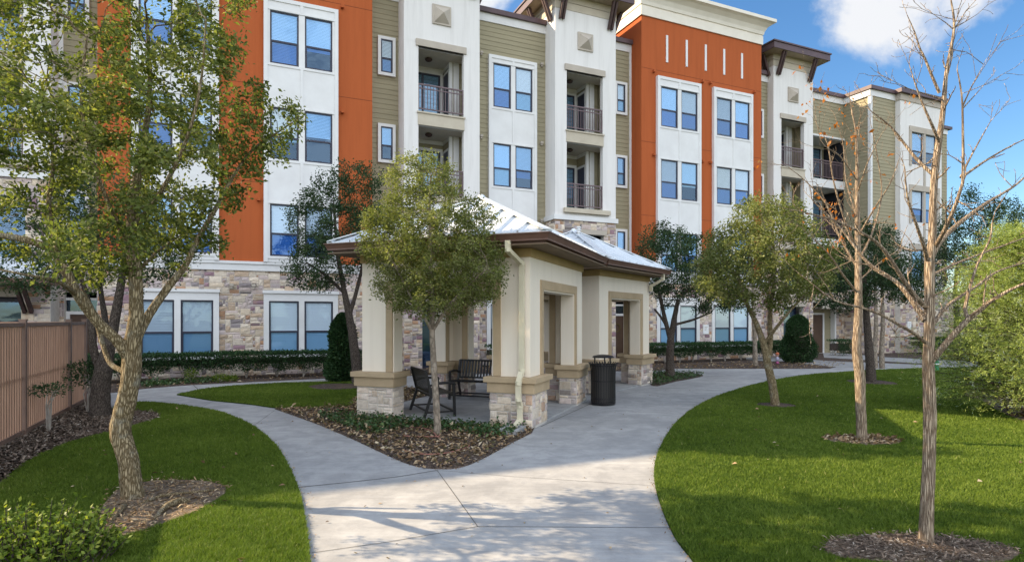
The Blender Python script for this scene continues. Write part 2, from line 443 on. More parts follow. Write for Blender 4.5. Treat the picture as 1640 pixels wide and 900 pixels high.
def bark(name, dark, mid, light, vs=(16, 16, 3.0), strength=1.0, lichen=0.0):
    m, n, l, p = mat_base(name)
    v = coords(n, l, vs)
    wob = tex_noise(n, l, 2.2, 4, 0.6, v)
    vo = n.new('ShaderNodeTexVoronoi'); vo.feature = 'DISTANCE_TO_EDGE'; vo.inputs['Scale'].default_value = 2.2
    va = n.new('ShaderNodeVectorMath'); va.operation = 'ADD'; l.new(v, va.inputs[0])
    vm = n.new('ShaderNodeVectorMath'); vm.operation = 'SCALE'; vm.inputs['Scale'].default_value = 0.6
    cc = n.new('ShaderNodeCombineXYZ'); l.new(wob, cc.inputs[0]); l.new(wob, cc.inputs[1]); l.new(wob, cc.inputs[2])
    l.new(cc.outputs[0], vm.inputs[0]); l.new(vm.outputs[0], va.inputs[1]); l.new(va.outputs[0], vo.inputs['Vector'])
    f = tex_noise(n, l, 3.0, 6, 0.65, v)
    edge = ramp(n, l, vo.outputs['Distance'], [(0.0, (0, 0, 0)), (0.22, (1, 1, 1))])
    c = mix(n, l, f, mid, light)
    c = mix(n, l, edge, dark, c)
    if lichen:
        g = tex_noise(n, l, 7, 5, 0.6, coords(n, l))
        c = mix(n, l, ramp(n, l, g, [(0.55, (0, 0, 0)), (0.66, (lichen, lichen, lichen))]), c, (0.36, 0.36, 0.30))
    l.new(c, p.inputs['Base Color']); p.inputs['Roughness'].default_value = 0.95; p.inputs['Specular IOR Level'].default_value = 0.15
    h = n.new('ShaderNodeMath'); h.operation = 'ADD'; l.new(edge, h.inputs[0]); l.new(f, h.inputs[1])
    bump(n, l, p, h.outputs[0], strength, 0.012)
    return m
M['oak_bark'] = bark('oak_bark', (0.11, 0.075, 0.035), (0.28, 0.21, 0.115), (0.42, 0.345, 0.22), (25, 25, 4.2), 1.0, 0.4)
M['pale_bark'] = bark('pale_furrowed_bark', (0.17, 0.115, 0.075), (0.38, 0.285, 0.195), (0.52, 0.42, 0.31), (30, 30, 2.4), 1.0)
M['dark_bark'] = bark('dark_bark', (0.035, 0.026, 0.022), (0.10, 0.078, 0.062), (0.17, 0.14, 0.115), (22, 22, 6), 0.8)
M['grey_bark'] = bark('smooth_grey_bark', (0.15, 0.12, 0.09), (0.25, 0.20, 0.15), (0.35, 0.29, 0.23), (6, 6, 3), 0.3, 0.3)
M['white_stem'] = surf('pale_shrub_stem', (0.42, 0.38, 0.33), (0.30, 0.26, 0.22), 12, 0.9, 40, 0.3)

# ------------------------------------------------------------------ the ground and its paving (setting)
def inpoly(P, poly):
    x, y = P[:, 0], P[:, 1]; r = np.zeros(len(P), bool); n = len(poly)
    for i in range(n):
        x0, y0 = poly[i]; x1, y1 = poly[(i + 1) % n]
        c = ((y0 > y) != (y1 > y)) & (x < (x1 - x0) * (y - y0) / ((y1 - y0) or 1e-9) + x0)
        r ^= c
    return r
def smooth_poly(pts, closed=True, k=4):
    """Catmull-Rom through the points"""
    out = []; n = len(pts)
    for i in range(n if closed else n - 1):
        p = [pts[(i + j) % n] if closed else pts[min(max(i + j, 0), n - 1)] for j in (-1, 0, 1, 2)]
        for t in np.linspace(0, 1, k, endpoint=False):
            out.append(tuple(0.5 * (2 * p[1][a] + (p[2][a] - p[0][a]) * t + (2 * p[0][a] - 5 * p[1][a] + 4 * p[2][a] - p[3][a]) * t * t
                                    + (3 * p[1][a] - p[0][a] - 3 * p[2][a] + p[3][a]) * t ** 3) for a in (0, 1)))
    if not closed: out.append(tuple(pts[-1]))
    return out
def structure(name, poly, z0, z1, m):
    o = MB().prism(poly, z0, z1).build(name, m)
    return tag(o, kind='structure')

D66 = Vector((math.sin(R(66)), math.cos(R(66)), 0)); N66 = Vector((D66.y, -D66.x, 0)); P0 = -N66 * 22
def bpt(u, w):
    p = P0 + D66 * u + N66 * w
    return (p.x, p.y)

g = MB(); g.quad((-700, -700, -0.03), (700, -700, -0.03), (700, 700, -0.03), (-700, 700, -0.03))
tag(g.build('ground', M['soil']), kind='structure')
structure('concrete_path', [(-14, -4), (9, -4), (9, 8), (26, 20), (34, 34), bpt(10, 0.5), bpt(-30, 0.5), (-30, -4)], -0.02, 0.0, M['concrete'])

lawn_right = smooth_poly([at(*p) for p in [(1135, 940), (1110, 900), (1080, 860), (1058, 810), (1048, 770), (1050, 738), (1062, 708), (1085, 675), (1120, 649), (1165, 629), (1230, 611), (1300, 600), (1400, 593), (1478, 590)]], False) + [at(1560, 588.5), (34, 24), (34, -4), (3.4, -4), (2.2, 1.5)]
lawn_left = smooth_poly([at(*p) for p in [(0, 777), (18, 761), (53, 736), (107, 712), (171, 694), (220, 681), (250, 672), (255, 666), (243, 661), (205, 659), (180, 657), (196, 648), (232, 645), (285, 649), (350, 660), (400, 680), (438, 710), (462, 747), (480, 790), (490, 840), (497, 900), (500, 960)]], False) + [(-1.4, 1.5), (-1.4, -4), (-14, -4), (-14, 6.0), (-6.5, 6.2)]
lawn_back = smooth_poly([at(*p) for p in [(283, 632.5), (330, 623), (380, 618), (450, 614), (520, 612)]], False) + [at(585, 611), at(575, 640)] + smooth_poly([at(*p) for p in [(560, 652), (500, 655), (445, 654), (400, 648), (340, 642)]], False)
LZ = 0.022
structure('lawn_right', lawn_right, -0.015, LZ, M['turf'])
structure('lawn_left', lawn_left, -0.015, LZ, M['turf'])
structure('lawn_back', lawn_back, -0.015, LZ, M['turf'])

bed_front = smooth_poly([at(*p) for p in [(440, 655), (500, 676), (560, 701), (620, 729), (660, 745), (700, 751), (740, 748), (780, 731), (820, 709), (852, 693)]], False) + [(0.4, 10.5), (-1.9, 15.2), at(640, 618), at(585, 616), at(560, 650), at(500, 653)]
bed_fence = [at(-140, 860), (-7.1, 6.35)] + smooth_poly([at(*p) for p in [(2, 776.5), (18, 761), (53, 736), (107, 712), (171, 694), (220, 681), (250, 672), (255, 666), (243, 661), (205, 659), (180, 657)]], False) + [at(160, 640), (-10.2, 13.9), (-9.75, 13.5), (-7.0, 7.5), (-6.6, 6.6)]
bed_wall = [at(*p) for p in [(180, 629), (230, 622.5), (290, 617.5), (420, 611), (565, 604)]] + [at(800, 598), at(1060, 593)] + [at(1075, 590.5), at(1160, 590.5), at(1240, 590.5), at(1330, 590)] + [bpt(28.4, 2.2), bpt(28.4, -0.3), bpt(-30, -0.3), bpt(-30, 1.8)]
bed_corner = smooth_poly([at(*p) for p in [(1046, 618), (1082, 611), (1126, 602), (1105, 597.5), (1060, 597), (1035, 601)]])
bed_wing = [at(1200, 572.0), at(1330, 582), at(1420, 583.5), at(1500, 583.5), bpt(44, 3.0), bpt(44, -0.3), bpt(30, -1.2)]
for nm, poly, z in (('planting_bed_front', bed_front, 0.014), ('planting_bed_fence', bed_fence, 0.018), ('planting_bed_wall', bed_wall, 0.010), ('planting_bed_corner', bed_corner, 0.012), ('planting_bed_wing', bed_wing, 0.016)):
    structure(nm, poly, -0.012, z, M['mulch'])
structure('entry_walk', [at(1195, 576.5), at(1260, 580), at(1330, 587.5), at(1480, 589), at(1600, 588), at(1600, 585.5), at(1480, 585), at(1330, 579), at(1250, 573), at(1195, 571.5)], -0.01, 0.026, M['concrete'])
structure('door_walk', [at(1320, 573), at(1480, 583), at(1560, 582), at(1560, 579.5), at(1420, 573), at(1345, 566), at(1318, 566)], -0.01, 0.030, M['concrete'])

def ring_poly(cx, cy, rx, ry, seed, n=28, wob=0.12):
    rr = random.Random(seed); ph = [rr.uniform(0, 6.28) for _ in range(3)]
    out = []
    for i in range(n):
        t = 2 * math.pi * i / n
        k = 1 + wob * (0.5 * math.sin(2 * t + ph[0]) + 0.35 * math.sin(3 * t + ph[1]) + 0.25 * math.sin(7 * t + ph[2]))
        out.append((cx + rx * k * math.cos(t), cy + ry * k * math.sin(t)))
    return out
ring_left = smooth_poly([at(*p) for p in [(150, 850), (175, 800), (215, 778), (290, 772), (345, 777), (363, 788), (345, 805), (305, 826), (250, 846), (200, 862), (165, 866)]])
x, y = at(1470, 884); ring_near = ring_poly(x, y, 0.72, 0.33, 3)
x, y = at(1382, 707); ring_mid = ring_poly(x, y, 0.53, 0.36, 4)
x, y = at(1243, 650); ring_oak = ring_poly(x, y, 0.40, 0.32, 5)
x, y = at(1396, 613); ring_far = ring_poly(x, y, 0.65, 0.7, 6)
x, y = at(545, 620); ring_back = ring_poly(x, y, 0.85, 0.75, 7)
bed_juniper = smooth_poly([at(*p) for p in [(1545, 634), (1575, 645), (1600, 660), (1640, 676), (1720, 690), (1800, 680), (1800, 630), (1680, 615), (1580, 622)]])
RZ = LZ + 0.010
for nm, poly, m in (('mulch_ring_left', ring_left, 'dirt'), ('mulch_ring_near', ring_near, 'dirt'), ('mulch_ring_middle', ring_mid, 'dirt'), ('mulch_ring_oak', ring_oak, 'mulch'), ('mulch_ring_far', ring_far, 'mulch'), ('mulch_ring_back', ring_back, 'mulch'), ('planting_bed_juniper', bed_juniper, 'dirt')):
    structure(nm, poly, 0.0, RZ, M[m])

# joints sawn in the concrete
jm = surf('dark_joint_filler', (0.075, 0.07, 0.065), rough=0.95, bstr=0)  # plain dark filler colour for the joint strips
j = MB()
def joint(pts, w=0.007):
    P = [Vector((*at(*p), 0.004)) for p in pts]
    for a, b in zip(P, P[1:]):
        s = (b - a).normalized().cross(Vector((0, 0, 1))) * w / 2
        j.quad(a - s, b - s, b + s, a + s)
joint([(470, 781), (560, 772), (640, 763), (700, 753)], 0.013)
joint([(700, 753), (765, 843)]); joint([(500, 885), (620, 868), (765, 843), (1085, 845)])
joint([(700, 753), (820, 763), (1050, 778)], 0.006)
joint([(985, 658), (1095, 663)], 0.012); joint([(1050, 620), (1180, 627)], 0.012); joint([(866, 683), (947, 646)], 0.016)
joint([(305, 660), (345, 641)]); joint([(310, 617), (318, 624)], 0.02); joint([(395, 690), (440, 657)])
tag(j.build('path_joints', jm), kind='structure')

# ------------------------------------------------------------------ stone veneer
STONE_COLS = [((0.52, 0.44, 0.34), 8), ((0.58, 0.51, 0.42), 8), ((0.44, 0.34, 0.25), 5), ((0.36, 0.22, 0.14), 3), ((0.42, 0.36, 0.35), 7), ((0.25, 0.22, 0.225), 3.2), ((0.25, 0.165, 0.19), 3.0), ((0.50, 0.42, 0.39), 4), ((0.17, 0.15, 0.145), 1.0)]
def stone_face(mb, o, ex, ez, W, H, seed, cell=0.075, proud=0.03, pale=0.0, big=5):
    """random ashlar on the rectangle o + ex*[0..W] + ez*[0..H]; the stones stand out along ex x ez"""
    rr = random.Random(seed); ex = Vector(ex); ez = Vector(ez); o = Vector(o); en = ex.cross(ez)
    nc = max(1, round(W / cell)); nr = max(1, round(H / (cell * 0.95)))
    cw, ch = W / nc, H / nr
    occ = [[False] * nc for _ in range(nr)]
    cols = [c for c, _ in STONE_COLS]; wts = [w for _, w in STONE_COLS]
    for r in range(nr):
        c = 0
        while c < nc:
            if occ[r][c]: c += 1; continue
            hh = min(rr.choice((1, 1, 2, 2, 2, 3)), nr - r)
            ww = rr.choice((2, 2, 3, 3, 4, 4, big, big + 1)) if hh > 1 else rr.choice((1, 2, 3, 4, big, big + 1))
            k = 0
            while k < ww and c + k < nc and not occ[r][c + k]: k += 1
            ww = k
            for a in range(hh):
                for b in range(ww): occ[r + a][c + b] = True
            j_ = 0.006
            x0, x1, z0, z1 = c * cw + j_, (c + ww) * cw - j_, r * ch + j_, (r + hh) * ch - j_
            pr = proud * rr.uniform(0.45, 1.25)
            col = rr.choices(cols, wts)[0]; t = rr.uniform(0.95, 1.38)
            col = tuple(min(0.9, (q * (1 - pale) + (0.60, 0.53, 0.45)[i] * pale) * t) for i, q in enumerate(col))
            e = 0.010
            base = [(x0, z0), (x1, z0), (x1, z1), (x0, z1)]
            vs = [o + ex * a + ez * b for a, b in base]
            xs = (x0 + e, (x0 + x1) / 2 + rr.uniform(-.2, .2) * (x1 - x0), x1 - e); zs = (z0 + e, (z0 + z1) / 2, z1 - e)
            for b in zs:
                for a in xs:
                    edge = 0.65 if (a in (xs[0], xs[2]) or b in (zs[0], zs[2])) else 1.15
                    vs.append(o + ex * (a + rr.uniform(-.004, .004)) + ez * (b + rr.uniform(-.004, .004)) + en * pr * edge * rr.uniform(0.75, 1.2))
            fs = [(4, 5, 8, 7), (5, 6, 9, 8), (7, 8, 11, 10), (8, 9, 12, 11), (0, 1, 6, 5, 4), (1, 2, 12, 9, 6), (2, 3, 10, 11, 12), (3, 0, 4, 7, 10)]
            mb.add(vs, fs, col)
            c += ww

# ------------------------------------------------------------------ apartment building  (local x = u along the facade, y into the building, z up)
bld = empty('apartment_building', (P0.x, P0.y, 0), 'four storey rust red and white stucco apartment building with olive siding and stone base', 'building', R(24))
Z = [0.0, 3.30, 6.60, 9.90]
RED_TOP, OLV_TOP, TWR_TOP, STN_TOP = 15.5, 14.1, 14.85, 3.53

def holes_wall(mb, x0, x1, z0, z1, y, holes, depth):
    """front face with rectangular holes and their reveals"""
    xs = sorted({x0, x1, *[h[0] for h in holes], *[h[1] for h in holes]}); zs = sorted({z0, z1, *[h[2] for h in holes], *[h[3] for h in holes]})
    for a, b in zip(xs, xs[1:]):
        for c, d in zip(zs, zs[1:]):
            mx_, mz = (a + b) / 2, (c + d) / 2
            if any(h[0] < mx_ < h[1] and h[2] < mz < h[3] for h in holes): continue
            mb.quad((a, y, c), (b, y, c), (b, y, d), (a, y, d))
    for a, b, c, d in holes:
        mb.quad((a, y, c), (a, y + depth, c), (a, y + depth, d), (a, y, d)); mb.quad((b, y, c), (b, y, d), (b, y + depth, d), (b, y + depth, c))
        mb.quad((a, y, d), (a, y + depth, d), (b, y + depth, d), (b, y, d)); mb.quad((a, y, c), (b, y, c), (b, y + depth, c), (a, y + depth, c))

def siding(mb, x0, x1, z0, z1, y, ax='x', pitch=0.19):
    """lap siding: every board leans out at its lower edge. ax 'x': faces -y at depth y; ax 'y': faces -x at x=y"""
    z = z0
    while z < z1 - 1e-4:
        t = min(z + pitch, z1); e = 0.018
        if ax == 'x':
            mb.quad((x0, y - e, z), (x1, y - e, z), (x1, y - 0.003, t), (x0, y - 0.003, t)); mb.quad((x0, y, z), (x1, y, z), (x1, y - e, z), (x0, y - e, z))
        else:
            mb.quad((y - e, x1, z), (y - e, x0, z), (y - 0.003, x0, t), (y - 0.003, x1, t)); mb.quad((y, x1, z), (y, x0, z), (y - e, x0, z), (y - e, x1, z))
        z += pitch

wr = random.Random(11)
def window(u0, u1, z0, z1, y, drop=None, lit=None):
    """double-hung sash; front of the sash at depth y"""
    w = 0.045; zm = z0 + (z1 - z0) * 0.43
    s = MB()
    s.box(u0, u0 + w, y, y + 0.05, z0, z1); s.box(u1 - w, u1, y, y + 0.05, z0, z1)
    s.box(u0 + w, u1 - w, y, y + 0.05, z1 - w, z1); s.box(u0 + w, u1 - w, y, y + 0.05, z0, z0 + w * 1.2)
    s.box(u0 + w, u1 - w, y + 0.004, y + 0.046, zm - 0.03, zm + 0.03)
    s.box(u0 + w, u0 + w + .02, y + 0.01, y + 0.04, z0 + w * 1.2, zm - 0.03); s.box(u1 - w - .02, u1 - w, y + 0.01, y + 0.04, z0 + w * 1.2, zm - 0.03)
    o = s.build('window', M['sash'], bld)
    p = MB(); p.quad((u0 + w, y + 0.03, z0 + w), (u1 - w, y + 0.03, z0 + w), (u1 - w, y + 0.03, zm), (u0 + w, y + 0.03, zm))
    p.m = 1; p.quad((u0 + w, y + 0.02, zm), (u1 - w, y + 0.02, zm), (u1 - w, y + 0.02, z1 - w), (u0 + w, y + 0.02, z1 - w))
    ground = z0 < 1.5; top_m = M['clear_glass'] if ground or wr.random() < .35 else M['glass']
    p.build('pane', [M['clear_lower'] if ground or wr.random() < .15 else M['screened'], top_m], o)
    if drop is None: drop = wr.choice((1.0, 1.0, 1.0, 0.66, 0.62, 0.75, 0.93, 0.5))
    b = MB(); b.m = 1
    b.quad((u0 + 0.01, y + 0.062, z0 + 0.01), (u1 - 0.01, y + 0.062, z0 + 0.01), (u1 - 0.01, y + 0.062, z1 - 0.01), (u0 + 0.01, y + 0.062, z1 - 0.01))
    b.m = 0
    z = z1 - w - 0.02; zb = z1 - (z1 - z0) * drop + w; tilt = wr.uniform(0.004, 0.013)
    b.box(u0 + w, u1 - w, y + 0.036, y + 0.056, z - 0.005, z + 0.02)
    while z > zb:
        b.quad((u0 + w + .006, y + 0.046 - tilt, z - .05), (u1 - w - .006, y + 0.046 - tilt, z - .05), (u1 - w - .006, y + 0.046 + tilt, z), (u0 + w + .006, y + 0.046 + tilt, z))
        z -= 0.05
    b.build('blind', [wr.choice((M['blind'], M['blind'], M['blind_cream'], M['blind_grey'])), M['dark']], o)
    return o

walls_red = MB(); walls_white = MB(); walls_olive = MB(); stone = MB(); mortar = MB(); trim = MB(); cope = MB(); ledges = MB(); tan = MB(); vents = MB()
trim.auto = cope.auto = tan.auto = True

def bay(u0, u1, y, z0, z1, rows, proud=0.125, cols=None):
    """white panelled bay standing on a wall at depth y, with paired windows in the given rows (z0,z1)"""
    f = y - proud
    m_, mid = 0.20, (u0 + u1) / 2
    wl_, wr_ = (u0 + m_, mid - 0.10), (mid + 0.10, u1 - m_)
    b = MB()
    holes = [(a, c, r0, r1) for r0, r1 in rows for a, c in (wl_, wr_)]
    holes_wall(b, u0, u1, z0, z1, f, holes, proud - 0.002)
    b.quad((u0, y, z0), (u0, f, z0), (u0, f, z1), (u0, y, z1)); b.quad((u1, f, z0), (u1, y, z0), (u1, y, z1), (u1, f, z1))
    b.quad((u0, f, z1), (u1, f, z1), (u1, y, z1), (u0, y, z1)); b.quad((u0, y, z0), (u1, y, z0), (u1, f, z0), (u0, f, z0))
    # raised frame: outer stiles, mullion, rails round the windows
    e = f - 0.028
    b.box(u0, u0 + 0.13, e, f - 0.002, z0, z1 - 0.13); b.box(u1 - 0.13, u1, e, f - 0.002, z0, z1 - 0.13)
    b.box(u0, u1, e, f - 0.002, z1 - 0.13, z1)
    for r0, r1 in rows:
        b.box(u0 + 0.13, u1 - 0.13, e + 0.006, f - 0.002, r0 - 0.09, r0 - 0.006)
        if r1 < z1 - 0.3: b.box(u0 + 0.13, u1 - 0.13, e + 0.006, f - 0.002, r1 + 0.006, r1 + 0.07)
    zz = [z0] + [q for r in rows for q in (r[0] - 0.09, r[1] + 0.07)] + [z1 - .13]
    for k in range(0, len(zz), 2):
        if zz[k + 1] - zz[k] > 0.1: b.box(mid - 0.05, mid + 0.05, e + 0.004, f - 0.002, zz[k], zz[k + 1])
    b.build('wall_bay', M['white_trim'], bld)
    for r0, r1 in rows:
        for a, c in (wl_, wr_): window(a + 0.005, c - 0.005, r0 + 0.005, r1 - 0.005, f + 0.035)

WIN = [(4.05, 5.83), (7.37, 9.13), (10.62, 12.42)]
def ground_pair(u0, u1, y, z0=0.68, z1=2.52, single=False):
    f = y - 0.06; t = MB()
    mid = (u0 + u1) / 2
    hs = [(u0 + 0.17, mid - 0.09, z0, z1), (mid + 0.09, u1 - 0.17, z0, z1)]
    holes_wall(t, u0, u1, z0 - 0.10, z1 + 0.26, f, hs, 0.05)
    t.quad((u0, y, z0 - .1), (u0, f, z0 - .1), (u0, f, z1 + .26), (u0, y, z1 + .26)); t.quad((u1, f, z0 - .1), (u1, y, z0 - .1), (u1, y, z1 + .26), (u1, f, z1 + .26))
    t.box(u0 - 0.03, u1 + 0.03, f - 0.05, y + 0.0, z1 + 0.26, z1 + 0.36); t.box(u0 - 0.03, u1 + 0.03, f - 0.06, y, z0 - 0.18, z0 - 0.10)
    t.build('window_surround', M['white_trim'], bld)
    for a, b, c, d in hs: window(a + .005, b - .005, c + .005, d - .005, f + 0.03, drop=1.0)
def small_window(u0, u1, z0, z1, y):
    f = y - 0.115; t = MB(); m_ = 0.11
    t.box(u0, u0 + m_, f, y, z0, z1); t.box(u1 - m_, u1, f, y, z0, z1); t.box(u0 + m_, u1 - m_, f, y, z1 - m_, z1); t.box(u0 + m_, u1 - m_, f, y, z0, z0 + m_)
    t.build('window_surround', M['white_trim'], bld)
    window(u0 + m_, u1 - m_, z0 + m_, z1 - m_, f + 0.02, drop=wr.choice((1.0, 0.6, 1.0)))

def stone_run(u0, u1, y, z0, z1, seed, holes=()):
    """mortar sheet + stones, leaving rectangular openings free"""
    hs = [h for h in holes]
    mortar.cut(); stone.cut(); holes_wall(mortar, u0, u1, z0, z1, y, hs, 0.25)
    zs = sorted({z0, z1, *[h[2] for h in hs], *[h[3] for h in hs]})
    for c, d in zip(zs, zs[1:]):
        if d - c < 0.05: continue
        cuts = sorted([(h[0], h[1]) for h in hs if h[2] < (c + d) / 2 < h[3]])
        a = u0
        for h0, h1 in cuts + [(u1, u1)]:
            if h0 - a > 0.08: stone_face(stone, (a, y, c), (1, 0, 0), (0, 0, 1), h0 - a, d - c, seed + int(a * 10) + int(c * 10))
            a = h1

def red_block(u0, u1, bays, detail=True, slits=False, RED_TOP=15.5):
    walls_red.cut(); holes_wall(walls_red, u0, u1, STN_TOP + 0.31, RED_TOP, 0.0, [], 0)
    for u, s in ((u0, 1), (u1, -1)):
        q = [(u, 5, STN_TOP), (u, 0, STN_TOP), (u, 0, RED_TOP), (u, 5, RED_TOP)]
        walls_red.quad(*(q if s > 0 else q[::-1]))
    walls_red.quad((u0, 0.0, RED_TOP), (u1, 0.0, RED_TOP), (u1, 6, RED_TOP), (u0, 6, RED_TOP))
    # control joints in the stucco: thin flat strips in a dark sealant colour
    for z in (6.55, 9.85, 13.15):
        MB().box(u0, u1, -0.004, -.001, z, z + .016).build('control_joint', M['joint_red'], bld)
    # cornice: flat band, groove, flaring crown
    c = MB(); n = 7
    prof = [(0.06, RED_TOP - 0.02), (0.06, RED_TOP + 0.40), (0.035, RED_TOP + 0.415), (0.035, RED_TOP + 0.44), (0.08, RED_TOP + 0.455), (0.11, RED_TOP + 0.60), (0.20, RED_TOP + 0.78), (0.36, RED_TOP + 0.92), (0.46, RED_TOP + 0.97), (0.50, RED_TOP + 0.98), (0.50, RED_TOP + 1.13), (0.46, RED_TOP + 1.15)]
    for (d0, z0), (d1, z1) in zip(prof, prof[1:]):
        c.quad((u0 - d0, -d0, z0), (u1 + d0, -d0, z0), (u1 + d1, -d1, z1), (u0 - d1, -d1, z1))
        c.quad((u0 - d0, 5, z0), (u0 - d0, -d0, z0), (u0 - d1, -d1, z1), (u0 - d1, 5, z1))
        c.quad((u1 + d0, -d0, z0), (u1 + d0, 5, z0), (u1 + d1, 5, z1), (u1 + d1, -d1, z1))
    d, z = prof[-1]; c.quad((u0 - d, -d, z), (u1 + d, -d, z), (u1 + d, 5, z), (u0 - d, 5, z))
    d, z = prof[0]; c.quad((u0 - d, -d, z), (u0 - d, 5, z), (u1 + d, 5, z), (u1 + d, -d, z))
    c.build('cornice', M['cream_trim'] if 'cream_trim' in M else M['white'], bld)
    if not detail: return
    if detail:
        for a, b in bays:
            bay(a, b, 0.0, STN_TOP + 0.31, 12.87, WIN)
    if slits:
        for k in range(5):
            a = u0 + 1.35 + k * 1.13
            MB().box(a, a + 0.11, -0.03, 0.0, 13.6, 14.83).build('wall_slit', M['white_trim'], bld)
    # small red scupper lights
    for z in (13.05, 9.3, 5.95):
        for a, b in bays:
            for uu in (a - 0.15, b + 0.15): MB().box(uu - 0.05, uu + 0.05, -0.14, 0, z - 0.05, z + 0.05).build('scupper', M['red'], bld)

def olive_wall(u0, u1, z0=STN_TOP + .31, top=OLV_TOP, y=0.8, corner=()):
    walls_olive.cut(); siding(walls_olive, u0, u1, z0, top, y)
    trim.box(u0, u1, y - 0.05, y, top, top + 0.34)
    cope.box(u0 - 0.0, u1 + 0.0, y - 0.17, y + 0.25, top + 0.34, top + 0.53)
    for s in corner:
        a = u0 if s < 0 else u1 - 0.11
        trim.box(a, a + 0.11, y - 0.045, y, z0, top)

def pyramid_vent(u, z, y, s=0.37):
    vents.cut(); vents.box(u - s, u + s, y - 0.05, y, z - s, z + s)
    a = s * 0.82
    vents.add([(u - a, y - .052, z - a), (u + a, y - .052, z - a), (u + a, y - .052, z + a), (u - a, y - .052, z + a), (u, y - 0.30, z)], [(0, 1, 4), (1, 2, 4), (2, 3, 4), (3, 0, 4)])

def balcony(u0, u1, zf, zt, y, back_y, right_box=True, extra=None):
    """one recessed balcony behind an opening u0..u1, zf..zt in a front wall at depth y"""
    b = MB()
    l, r = u0 - 0.18, u1 + 0.35
    b.m = 0
    b.quad((l, y + .22, zt - 0.004), (l, back_y, zt - 0.004), (r, back_y, zt - 0.004), (r, y + .22, zt - 0.004))           # ceiling
    b.m = 1; siding(b, l, r, zf, zt - .005, back_y)
    b.quad((l, back_y, zf), (l, y + .2, zf), (l, y + .2, zt), (l, back_y, zt)); b.quad((r, y + .2, zf), (r, back_y, zf), (r, back_y, zt), (r, y + .2, zt))
    b.m = 2
    b.box(l, r, back_y - 0.03, back_y - .001, zt - 0.16, zt - 0.006)                                                       # frieze
    b.m = 0; b.quad((l, y + .2, zf + .003), (r, y + .2, zf + .003), (r, back_y, zf + .003), (l, back_y, zf + .003))
    if right_box:
        bx, by = u1 - 0.27, back_y - 0.85
        b.m = 1; siding(b, bx + 0.0, u1 + 0.3, zf, zt - .005, by)
        siding(b, by, back_y, zf, zt - .005, bx, 'y')
        b.m = 2
        b.box(bx - 0.03, bx + 0.10, by - 0.035, by + 0.08, zf, zt - .006); b.box(u1 - 0.13, u1 + 0.1, by - 0.04, by, zf, zt - .006)
        b.box(bx - .03, bx - .001, by + .08, back_y, zt - .16, zt - .006)
    o = b.build('balcony', [M['ceiling'], M['olive'], M['white_trim']], bld)
    # sliding glass door in the back wall
    d = MB(); da, db = u0 - 0.1, (u1 - 0.42 if right_box else u1 - 0.1); dz = zf + 2.18
    d.m = 0
    d.box(da - .1, db + .1, back_y - .05, back_y - .02, dz, dz + 0.12); d.box(db, db + .1, back_y - .05, back_y - .02, zf, dz); d.box(da - .1, da, back_y - .05, back_y - .02, zf, dz)
    d.m = 1; mid = (da + db) / 2
    for a in (da, mid - 0.04, db - 0.08): d.box(a, a + 0.08, back_y - .045, back_y - .012, zf, dz - .001)
    for a, c in ((da + .08, mid - .04), (mid + .04, db - .08)):
        d.box(a, c, back_y - .045, back_y - .012, dz - 0.08, dz - .001); d.box(a, c, back_y - .045, back_y - .012, zf, zf + 0.1)
    d.m = 2
    z = dz - 0.1
    while z > zf + 0.3 + wr.random() * 0.6:
        for a, c in ((da + .08, mid - .04), (mid + .04, db - .08)):
            d.quad((a, back_y - 0.022, z - .012), (c, back_y - .022, z - .012), (c, back_y - .008, z + .012), (a, back_y - .008, z + .012))
        z -= 0.05
    d.m = 3; d.quad((da, back_y - .019 + .016, zf + .05), (db, back_y - .003, zf + .05), (db, back_y - .003, dz - .02), (da, back_y - .003, dz - .02))
    dd = d.build('glass_door', [M['white_trim'], M['sash'], M['blind'], M['dark']], o)
    g_ = MB()
    for a, c in ((da + .08, mid - .04), (mid + .04, db - .08)): g_.quad((a, back_y - .03, zf + .1), (c, back_y - .03, zf + .1), (c, back_y - .03, dz - .08), (a, back_y - .03, dz - .08))
    g_.build('door_pane', M['glass'], o)
    if right_box:
        e = MB(); a, c = by + 0.14, back_y - 0.1
        e.m = 0; e.box(bx - .035, bx - .02, a - .09, a, zf, zf + 2.1); e.box(bx - .035, bx - .02, c, c + .09, zf, zf + 2.1); e.box(bx - .035, bx - .02, a - .09, c + .09, zf + 2.1, zf + 2.2)
        e.m = 1; e.box(bx - .03, bx - .02, a, c, zf, zf + 2.1)
        e.build('side_door', [M['white_trim'], M['sash']], o)
    # railing
    rl = MB(); ry = y + 0.06; z0, z1 = zf + 0.10, zf + 1.06
    rl.box(u0, u1, ry - .025, ry + .025, z1 - .05, z1); rl.box(u0, u1, ry - .015, ry + .015, z1 - .19, z1 - .155); rl.box(u0, u1, ry - .02, ry + .02, z0, z0 + .04)
    k = max(6, int((u1 - u0) / 0.115))
    for i in range(k + 1):
        a = u0 + .02 + (u1 - u0 - .04) * i / k; t = 0.011 if i not in (0, k) else 0.025
        rl.box(a - t, a + t, ry - t, ry + t, z0 + .04, z1 - .05)
    rl.build('railing', M['rail'], o)
    c = MB(); uc, yc = (u0 + u1) / 2 - .25, (y + back_y) / 2
    c.tube([(uc, yc, zt), (uc, yc, zt - .05), (uc, yc, zt - .11), (uc, yc, zt - .15)], [.09, .15, .12, .03], 12)
    c.build('ceiling_lamp', M['bracket'], o)
    if extra: extra(o, zf)
    return o

